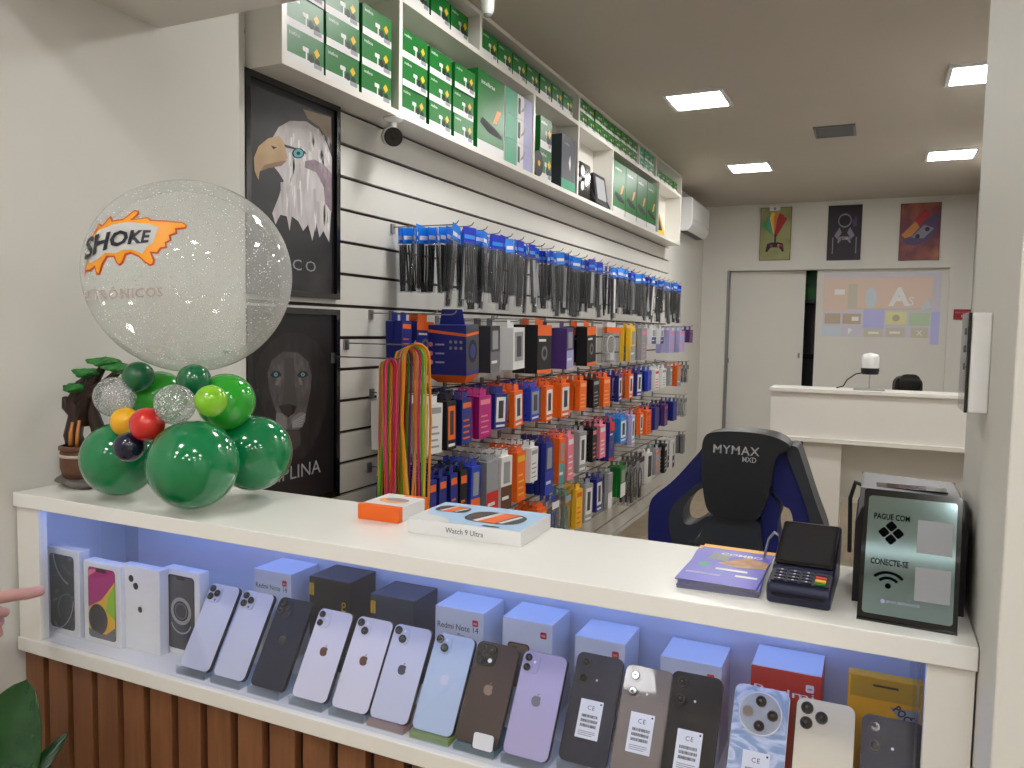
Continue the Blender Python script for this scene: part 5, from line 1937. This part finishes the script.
def art2(m_, W, H):
    m_.poly([(W * .12, H * .2), (W * .18, H * .5), (W * .35, H * .62), (W * .7, H * .62), (W * .86, H * .48), (W * .9, H * .2), (W * .8, H * .05), (W * .2, H * .05)], -.0132, 'p_dark')
    m_.poly(circ(W * .5, H * .72, W * .2, 18, H * .13), -.0134, 'p_grey')
    m_.poly(circ(W * .5, H * .72, W * .17, 18, H * .10), -.0138, 'ink')
    m_.poly([(W * .2, H * .45), (W * .35, H * .6), (W * .42, H * .5), (W * .3, H * .38)], -.0136, 'p_grey')
    m_.poly([(W * .8, H * .45), (W * .66, H * .6), (W * .58, H * .5), (W * .7, H * .38)], -.0136, 'p_grey')
    m_.poly([(W * .75, H * .6), (W * .86, H * .62), (W * .84, H * .8), (W * .72, H * .72)], -.0134, 'p_violet')
    pad(m_, W * .5, H * .38, W * .2, 'p_grey', -.0142)
    m_.rect(W * .15, W * .18, H * .12, H * .42, -.0136, 'p_grey')
    m_.rect(W * .84, W * .87, H * .12, H * .42, -.0136, 'p_grey')


def art3(m_, W, H):
    m_.poly([(W * .05, H * .45), (W * .4, H * .7), (W * .5, H * .55), (W * .2, H * .35)], -.0132, 'p_orange')
    m_.poly([(W * .35, H * .7), (W * .6, H * .9), (W * .75, H * .82), (W * .5, H * .6)], -.0133, 'p_red')
    m_.poly([(W * .08, H * .38), (W * .3, H * .42), (W * .55, H * .62), (W * .85, H * .8), (W * .98, H * .78), (W * .9, H * .5), (W * .7, H * .34), (W * .4, H * .26), (W * .15, H * .28)], -.0136, 'p_violet')
    m_.poly([(W * .3, H * .4), (W * .6, H * .62), (W * .85, H * .55), (W * .6, H * .38)], -.0140, 'p_grey')
    m_.poly(circ(W * .45, H * .42, W * .06, 10), -.0144, 'p_dark')
    m_.poly(circ(W * .68, H * .54, W * .06, 10), -.0144, 'p_dark')


poster(-1.09, -.80, 2.172, 2.684, 'pale green poster with a colourful splash over a game controller', 'poster_lime', art1)
poster(-.47, -.175, 2.160, 2.674, 'dark poster with an astronaut holding a game controller', 'poster_night', art2)
poster(.145, .475, 2.146, 2.662, 'dusky orange and violet poster with a flying game controller', 'poster_dusk', art3)
# small white sensor over the first poster
t = thing('wall_sensor', 'small white sensor above the green poster', 'sensor', (-.955, YB, 2.68))
MB().box(-.05, .05, -.03, 0, -.03, .02, 'white_gloss').build('housing', t, bevel=.004)
MB().cyl((0, -.04, -.015), (0, -.03, -.01), .012, 'grey_card').build('lens', t)
# red sign
t = thing('notice_sign', 'small red sign at the right corner of the back wall', 'sign', (.615, YB - .016, 1.612))
mat('sign_red', (150, 22, 36), .4)
MB().box(0, .165, 0, .012, 0, .09, 'sign_red').build('plate', t, bevel=.002)
m = MB()
m.text('\u00c1REA DE ACESSO', .085, .052, .018, -.0006, 'pink', width=.145)
m.text('RESTRITO', .108, .018, .020, -.0006, 'white_card', width=.09)
m.build('lettering', t)

# projector light on the recessed panel, painted as pale colours with faint emission
t = thing('painted_projection', 'pale projected menu picture painted on the recessed white panel', 'projection', (-.487, YB + .069, 1.44))
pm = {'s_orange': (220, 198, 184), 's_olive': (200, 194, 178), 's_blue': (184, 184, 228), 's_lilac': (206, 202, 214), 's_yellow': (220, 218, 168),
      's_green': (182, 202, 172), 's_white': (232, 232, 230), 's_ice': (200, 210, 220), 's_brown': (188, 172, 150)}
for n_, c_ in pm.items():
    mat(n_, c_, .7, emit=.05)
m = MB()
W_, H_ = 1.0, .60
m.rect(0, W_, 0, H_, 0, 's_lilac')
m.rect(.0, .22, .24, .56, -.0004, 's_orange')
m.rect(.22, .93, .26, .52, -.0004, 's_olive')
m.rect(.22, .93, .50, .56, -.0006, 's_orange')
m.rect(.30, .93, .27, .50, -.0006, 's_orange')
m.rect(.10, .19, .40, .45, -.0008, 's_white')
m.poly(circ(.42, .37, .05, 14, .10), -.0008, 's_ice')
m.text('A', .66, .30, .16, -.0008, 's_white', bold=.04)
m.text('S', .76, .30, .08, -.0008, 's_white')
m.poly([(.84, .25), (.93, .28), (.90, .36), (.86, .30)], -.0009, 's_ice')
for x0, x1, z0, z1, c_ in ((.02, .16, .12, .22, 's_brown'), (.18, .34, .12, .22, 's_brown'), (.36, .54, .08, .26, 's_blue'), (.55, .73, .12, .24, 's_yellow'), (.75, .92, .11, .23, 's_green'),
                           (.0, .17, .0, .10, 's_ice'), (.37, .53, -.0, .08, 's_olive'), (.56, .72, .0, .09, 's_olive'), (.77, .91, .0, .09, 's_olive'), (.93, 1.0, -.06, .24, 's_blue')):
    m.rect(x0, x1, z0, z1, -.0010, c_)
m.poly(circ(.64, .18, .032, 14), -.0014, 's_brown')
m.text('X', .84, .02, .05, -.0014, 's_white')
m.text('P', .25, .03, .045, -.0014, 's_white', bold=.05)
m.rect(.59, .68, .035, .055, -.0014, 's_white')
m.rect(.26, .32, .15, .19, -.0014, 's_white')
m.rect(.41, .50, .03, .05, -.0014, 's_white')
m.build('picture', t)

# ------------------------------------------------------------------ reception desk at the back
YD = 5.3
dk = thing('reception_desk', 'white reception desk with raised front panel at the back', 'desk', (0, 0, 0))
MB().box(-.614, XR - .002, YD - .02, YD + .25, 1.085, 1.109, 'white_laminate').build('top_shelf', dk, bevel=.002)
MB().box(-.604, XR - .002, YD, YD + .018, .80, 1.085, 'white_laminate').build('front_panel', dk)
MB().box(-.604, XR - .002, YD - .03, YD + .30, .772, .80, 'white_laminate').build('worktop', dk, bevel=.002)
MB().box(-.40, -.17, YD + .02, YD + .28, 0, .772, 'white_laminate').build('pedestal', dk, bevel=.002)
MB().box(-.17, XR - .002, YD + .26, YD + .28, .38, .772, 'white_laminate').build('modesty_panel', dk)
MB().box(-.17, XR - .002, YD + .23, YD + .258, .36, .385, 'white_laminate').build('rail', dk)

t = thing('desk_projector', 'small white lantern shaped projector on a thin stem with cable', 'projector', (-.03, 5.40, 1.109))
MB().box(-.09, .09, -.05, .05, 0, .012, 'silver').build('base', t, bevel=.003)
MB().cyl((0, 0, .012), (0, 0, .11), .004, 'silver').build('stem', t)
m = MB()
m.lathe([(.001, .105), (.042, .105), (.05, .12), (.052, .20), (.045, .225), (.001, .235)], 'white_gloss', 28)
m.build('housing', t)
MB().lathe([(.044, .100), (.050, .104), (.0535, .13), (.0525, .14)], 'black_matte', 28).build('vent_ring', t)
MB().tube([(-.03, 0, .11), (-.08, 0, .10), (-.13, 0, .06), (-.15, .0, .02), (-.19, .01, .006)], .004, 'black_matte').build('power_cable', t)

t = thing('office_chair', 'top of a black office chair behind the reception desk', 'chair', (.21, 6.25, 0), (0, 0, .2))
m = MB()
m.prism(rrect(-.09, .09, .78, 1.17, .06, 6), -.05, .03, 'black_matte', smooth=True)
m.build('backrest', t, bevel=.02, seg=3)
MB().prism(rrect(-.07, .07, 1.06, 1.185, .05, 6), -.075, -.052, 'black_gloss', smooth=True).build('headrest', t, bevel=.01, seg=3)
MB().box(-.24, .24, -.52, -.04, .44, .52, 'black_matte').build('seat', t, bevel=.03, seg=3)
MB().cyl((0, -.02, .5), (0, .0, .8), .02, 'steel').build('back_post', t)
MB().cyl((0, -.28, .12), (0, -.28, .44), .025, 'steel').build('gas_lift', t)
for i in range(5):
    a = 2 * PI * i / 5
    b_ = MB().tube([(0, -.28, .12), (.26 * math.cos(a), -.28 + .26 * math.sin(a), .075)], [.022, .014], 'black_matte').build('leg', t)
    MB().cyl((.26 * math.cos(a) - .012, -.28 + .26 * math.sin(a), .03), (.26 * math.cos(a) + .012, -.28 + .26 * math.sin(a), .03), .03, 'black_matte').build('caster', b_)

# low cabinet by the right wall, seen past the end panel
t = thing('side_cabinet', 'low grey cabinet by the right wall past the end panel', 'cabinet', (.54, 3.6, 0))
MB().box(0, .20, 0, .5, 0, .06, 'black_matte').build('plinth', t)
MB().box(0, .20, 0, .5, .06, .34, 'lavender').build('carcass', t, bevel=.002)
MB().box(.01, .19, -.012, 0, .07, .33, 'grey_card').build('door', t, bevel=.002)

# ------------------------------------------------------------------ gaming chair
CY = 1.96
mat('leather_black', (24, 25, 29), 0.38, noise=0.15, nscale=120, bump=0.15)
mat('leather_grey', (44, 48, 56), 0.45, bump=0.1, nscale=120)
mat('leather_blue', (8, 18, 96), 0.5, bump=0.1, nscale=150)
base = on(735, 540, 'Y', CY)
gc = thing('gaming_chair', 'black and blue racing style gaming chair behind the counter', 'chair', (base.x, CY, 0))


def G(l):
    out = []
    for a, b_ in l:
        p_ = on(630 + a * .2148, 410 + b_ * .2148, 'Y', CY)
        out.append((p_.x - base.x, p_.z))
    return out


def smooth_poly(pts, it=2):
    for _ in range(it):
        q = []
        n_ = len(pts)
        for i in range(n_):
            a, b_ = pts[i], pts[(i + 1) % n_]
            q.append((a[0] * .75 + b_[0] * .25, a[1] * .75 + b_[1] * .25))
            q.append((a[0] * .25 + b_[0] * .75, a[1] * .25 + b_[1] * .75))
        pts = q
    return pts


# left wing with its opening (outline runs round the hole)
def wing(pts, y0, y1, m_, name, bevel=.008):
    MB().prism(smooth_poly(G(pts), 2), y0, y1, m_, smooth=True).build(name, gc, bevel=bevel, seg=3)


wing([(372, 105), (352, 165), (300, 225), (205, 330), (122, 388), (98, 430), (92, 520), (95, 640), (235, 655), (205, 560), (196, 490), (215, 440), (285, 370), (330, 335), (372, 330)],
     -.02, .06, 'leather_blue', 'left_bolster')
wing([(372, 325), (330, 332), (280, 368), (212, 432), (192, 490), (200, 560), (232, 650), (270, 648), (330, 570), (395, 480), (362, 482), (318, 520), (268, 522), (256, 480), (270, 420), (338, 354), (385, 345)],
     -.035, .05, 'leather_grey', 'left_inner_bolster')
wing([(665, 190), (735, 185), (775, 300), (812, 390), (872, 568), (810, 590), (760, 585), (766, 510), (748, 450), (722, 445), (700, 410), (668, 370)],
     -.02, .06, 'leather_blue', 'right_bolster')
wing([(728, 172), (745, 158), (785, 160), (800, 200), (832, 300), (872, 425), (915, 535), (925, 600), (868, 600), (815, 400), (775, 300)],
     -.035, .07, 'leather_grey', 'right_outer_bolster')
wing([(640, 360), (690, 420), (708, 470), (688, 515), (700, 590), (700, 700), (600, 700), (620, 470)], -.03, .05, 'leather_blue', 'right_inner_bolster')
wing([(380, 110), (410, 98), (500, 94), (640, 106), (710, 130), (740, 160), (720, 185), (690, 205), (680, 330), (640, 700), (330, 700), (395, 470), (378, 390), (368, 250), (372, 150)],
     .0, .075, 'leather_black', 'backrest', .015)
wing([(372, 110), (395, 88), (500, 82), (640, 94), (722, 120), (768, 152), (735, 175), (690, 200), (672, 330), (640, 440), (610, 488), (500, 480), (400, 462), (372, 400), (360, 250), (362, 150)],
     -.075, -.0, 'leather_black', 'headrest_cushion', .025)
wing([(395, 462), (500, 478), (612, 488), (625, 560), (628, 720), (300, 720), (325, 600), (360, 530)], -.05, .0, 'leather_grey', 'lumbar_panel', .012)
wing([(255, 650), (300, 575), (335, 640), (335, 720), (245, 720)], -.045, .02, 'leather_grey', 'side_panel', .01)
m = MB()
pa, pb = G([(415, 178)])[0], G([(622, 195)])[0]
ang = math.atan2(pb[1] - pa[1], pb[0] - pa[0])
m.text('MYMAX', pa[0], pa[1] + .0, .020, -.0765, 'silver', 'l', bold=.01, width=(pb[0] - pa[0]), rot=ang, space=1.1)
pa, pb = G([(545, 220)])[0], G([(608, 230)])[0]
m.text('MXD', pa[0], pa[1], .0125, -.0765, 'silver', 'l', bold=.01, width=(pb[0] - pa[0]), rot=ang)
m.build('lettering', gc)
# seat, arms, base
MB().box(-.24, .24, -.50, .04, .50, .60, 'leather_black').build('seat_cushion', gc, bevel=.03, seg=4)
for sx in (-1, 1):
    a = MB().tube([(sx * .25, -.2, .53), (sx * .29, -.2, .56), (sx * .29, -.2, .72)], .018, 'black_matte').build('armrest', gc)
    MB().box(sx * .29 - .035, sx * .29 + .035, -.33, -.07, .72, .75, 'black_matte').build('arm_pad', a, bevel=.01)
MB().cyl((0, -.22, .12), (0, -.22, .50), .028, 'steel').build('gas_lift', gc)
for i in range(5):
    a = 2 * PI * i / 5 + .3
    b_ = MB().tube([(0, -.22, .12), (.30 * math.cos(a), -.22 + .30 * math.sin(a), .08)], [.028, .018], 'black_matte').build('base_leg', gc)
    MB().cyl((.30 * math.cos(a) - .014, -.22 + .30 * math.sin(a), .032), (.30 * math.cos(a) + .014, -.22 + .30 * math.sin(a), .032), .032, 'black_matte').build('caster', b_)

# ------------------------------------------------------------------ pointing hand
skin = mat('skin', (214, 160, 140), 0.5, noise=0.06, nscale=60)
skin.node_tree.nodes['Principled BSDF'].inputs['Subsurface Weight'].default_value = 0.15
skin.node_tree.nodes['Principled BSDF'].inputs['Subsurface Radius'].default_value = (0.01, 0.004, 0.002)
tip = on(44, 590, 'Y', .915)
kn = Vector((tip.x - .010, tip.y - .105, tip.z + .012))      # index knuckle
m = MB()


def finger(pts, rs):
    m.tube(pts, rs, 'skin', 12)
    m.ball(pts[0], rs[0], 'skin', 12, 8)
    m.ball(pts[-1], rs[-1], 'skin', 12, 8)


T = tip
finger([T + Vector((0, -.008, 0)), T + Vector((.0, -.03, .002)), T + Vector((-.002, -.055, .007)), kn], [.0092, .0106, .0114, .012])
wr = kn + Vector((.02, -.085, -.015))
# palm as a fan of metacarpals
for k_, off in enumerate(((0, 0, 0), (.012, -.002, -.020), (.016, -.006, -.038), (.014, -.012, -.054))):
    a = kn + Vector(off)
    m.tube([a, (a + wr) / 2 + Vector((0, 0, .0)), wr + Vector((0, 0, -.008 * k_))], [.0115, .014, .017], 'skin', 12)
    m.ball(a, .0118, 'skin', 12, 8)
# curled middle, ring and little finger
for k_, (off, s) in enumerate((((.012, -.002, -.020), 1.0), ((.016, -.006, -.038), .95), ((.014, -.012, -.054), .8))):
    a = kn + Vector(off)
    b1 = a + Vector((.004, .018 * s, -.010))
    b2 = a + Vector((.020 * s, .012 * s, -.016))
    b3 = a + Vector((.026 * s, -.010 * s, -.012))
    finger([a, b1, b2, b3], [.0105, .0098, .0090, .0078])
# thumb from the side of the palm
a = kn + Vector((.020, -.06, -.005))
finger([a, a + Vector((.024, .028, .004)), a + Vector((.030, .054, -.004)), a + Vector((.026, .070, -.012))], [.013, .0115, .0105, .0088])
m.tube([wr + Vector((0, .01, -.012)), wr + Vector((.02, -.06, -.03)), wr + Vector((.07, -.20, -.07)), wr + Vector((.10, -.28, -.10))], [.024, .024, .033, .036], 'skin', 16)
o = m.build('person')
rm = o.modifiers.new('remesh', 'REMESH')
rm.mode = 'VOXEL'
rm.voxel_size = 0.0022
rm.use_smooth_shade = True
sm_ = o.modifiers.new('smooth', 'SMOOTH')
sm_.iterations = 5
tag(o, 'person at the left edge pointing with an outstretched index finger at the phone boxes', 'person')
m = MB()
m.T = Matrix.Translation(T + Vector((0, -.010, .0074))) @ Matrix.Rotation(-.1, 4, 'X') @ FLAT
mat('nail', (226, 186, 172), .25)
m.prism(rrect(-.0045, .0045, -.004, .008, .003), -.0016, 0, 'nail')
m.build('fingernail', o)

# ------------------------------------------------------------------ potted plant at lower left
ramp_mat('leaf_green', [(0.0, (10, 52, 18)), (0.5, (18, 70, 26)), (1.0, (32, 92, 38))], 'noise', 14, 0.25, coat=.35)
plc = Vector((-1.33, .72, 0))
pt = thing('potted_plant', 'broad-leaved green plant in a pot before the wooden slats', 'plant', plc)
m = MB().lathe([(.001, 0), (.09, 0), (.12, .26), (.125, .27), (.115, .27), (.108, .25), (.001, .25)], 'mid_grey', 32)
m.build('pot', pt)
MB().lathe([(.001, .252), (.107, .25)], 'slat_backing', 24).build('soil', pt)


def leaf(root, tipv, wd, droop, side, name='leaf'):
    root, tipv = Vector(root), Vector(tipv)
    N = 48
    ax = (tipv - root)
    L = ax.length
    sd = Vector(side).normalized()
    up = ax.cross(sd).normalized()
    b_ = MB()
    st_end = root + ax * .42 + up * droop * .5
    vs, fs = [], []
    M = 6
    for i in range(N + 1):
        u = i / N
        c_ = st_end.lerp(tipv, u) + up * droop * math.sin(PI * u) * .6
        wv = wd * (math.sin(PI * u ** 1.25) ** .62) if 0 < u < 1 else 0.0006
        for j in range(-M, M + 1):
            q = j / M
            p_ = c_ + sd * wv * q - up * (abs(q) ** 1.5) * wv * .25 + up * .0022 * math.sin(u * 62 - abs(q) * 9) * min(1, abs(q) * 2) * (1 - abs(q) ** 4)
            vs.append(p_)
    K = 2 * M + 1
    for i in range(N):
        for j in range(K - 1):
            fs.append((i * K + j, i * K + j + 1, (i + 1) * K + j + 1, (i + 1) * K + j))
    b_.add(vs, fs, 'leaf_green', True)
    o_ = b_.build(name, pt)
    sol = o_.modifiers.new('solid', 'SOLIDIFY')
    sol.thickness = .0008
    MB().tube([root, root + (st_end - root) * .5 + up * droop * .2, st_end], [.004, .003, .0025], 'leaf_green', 8).build('stalk', o_)


tp = on(26, 680, 'Y', .80) - plc
leaf((-.05, 0, .25), (tp.x, tp.y, tp.z), .072, -.02, (.906, .42, -.1))
tp = on(68, 733, 'Y', .86) - plc
leaf((.0, .02, .25), (tp.x, tp.y, tp.z), .026, .10, (-.5, .2, .85))
for a, L_, zz in ((1.9, .22, .62), (3.4, .25, .55), (4.4, .22, .6), (5.2, .22, .50), (2.7, .18, .70)):
    L_ = min(L_, .15 if math.cos(a) < -.3 else .25)
    leaf((0, 0, .25), (L_ * math.cos(a), L_ * math.sin(a), zz), .045, .03, (-math.sin(a), math.cos(a), .1))
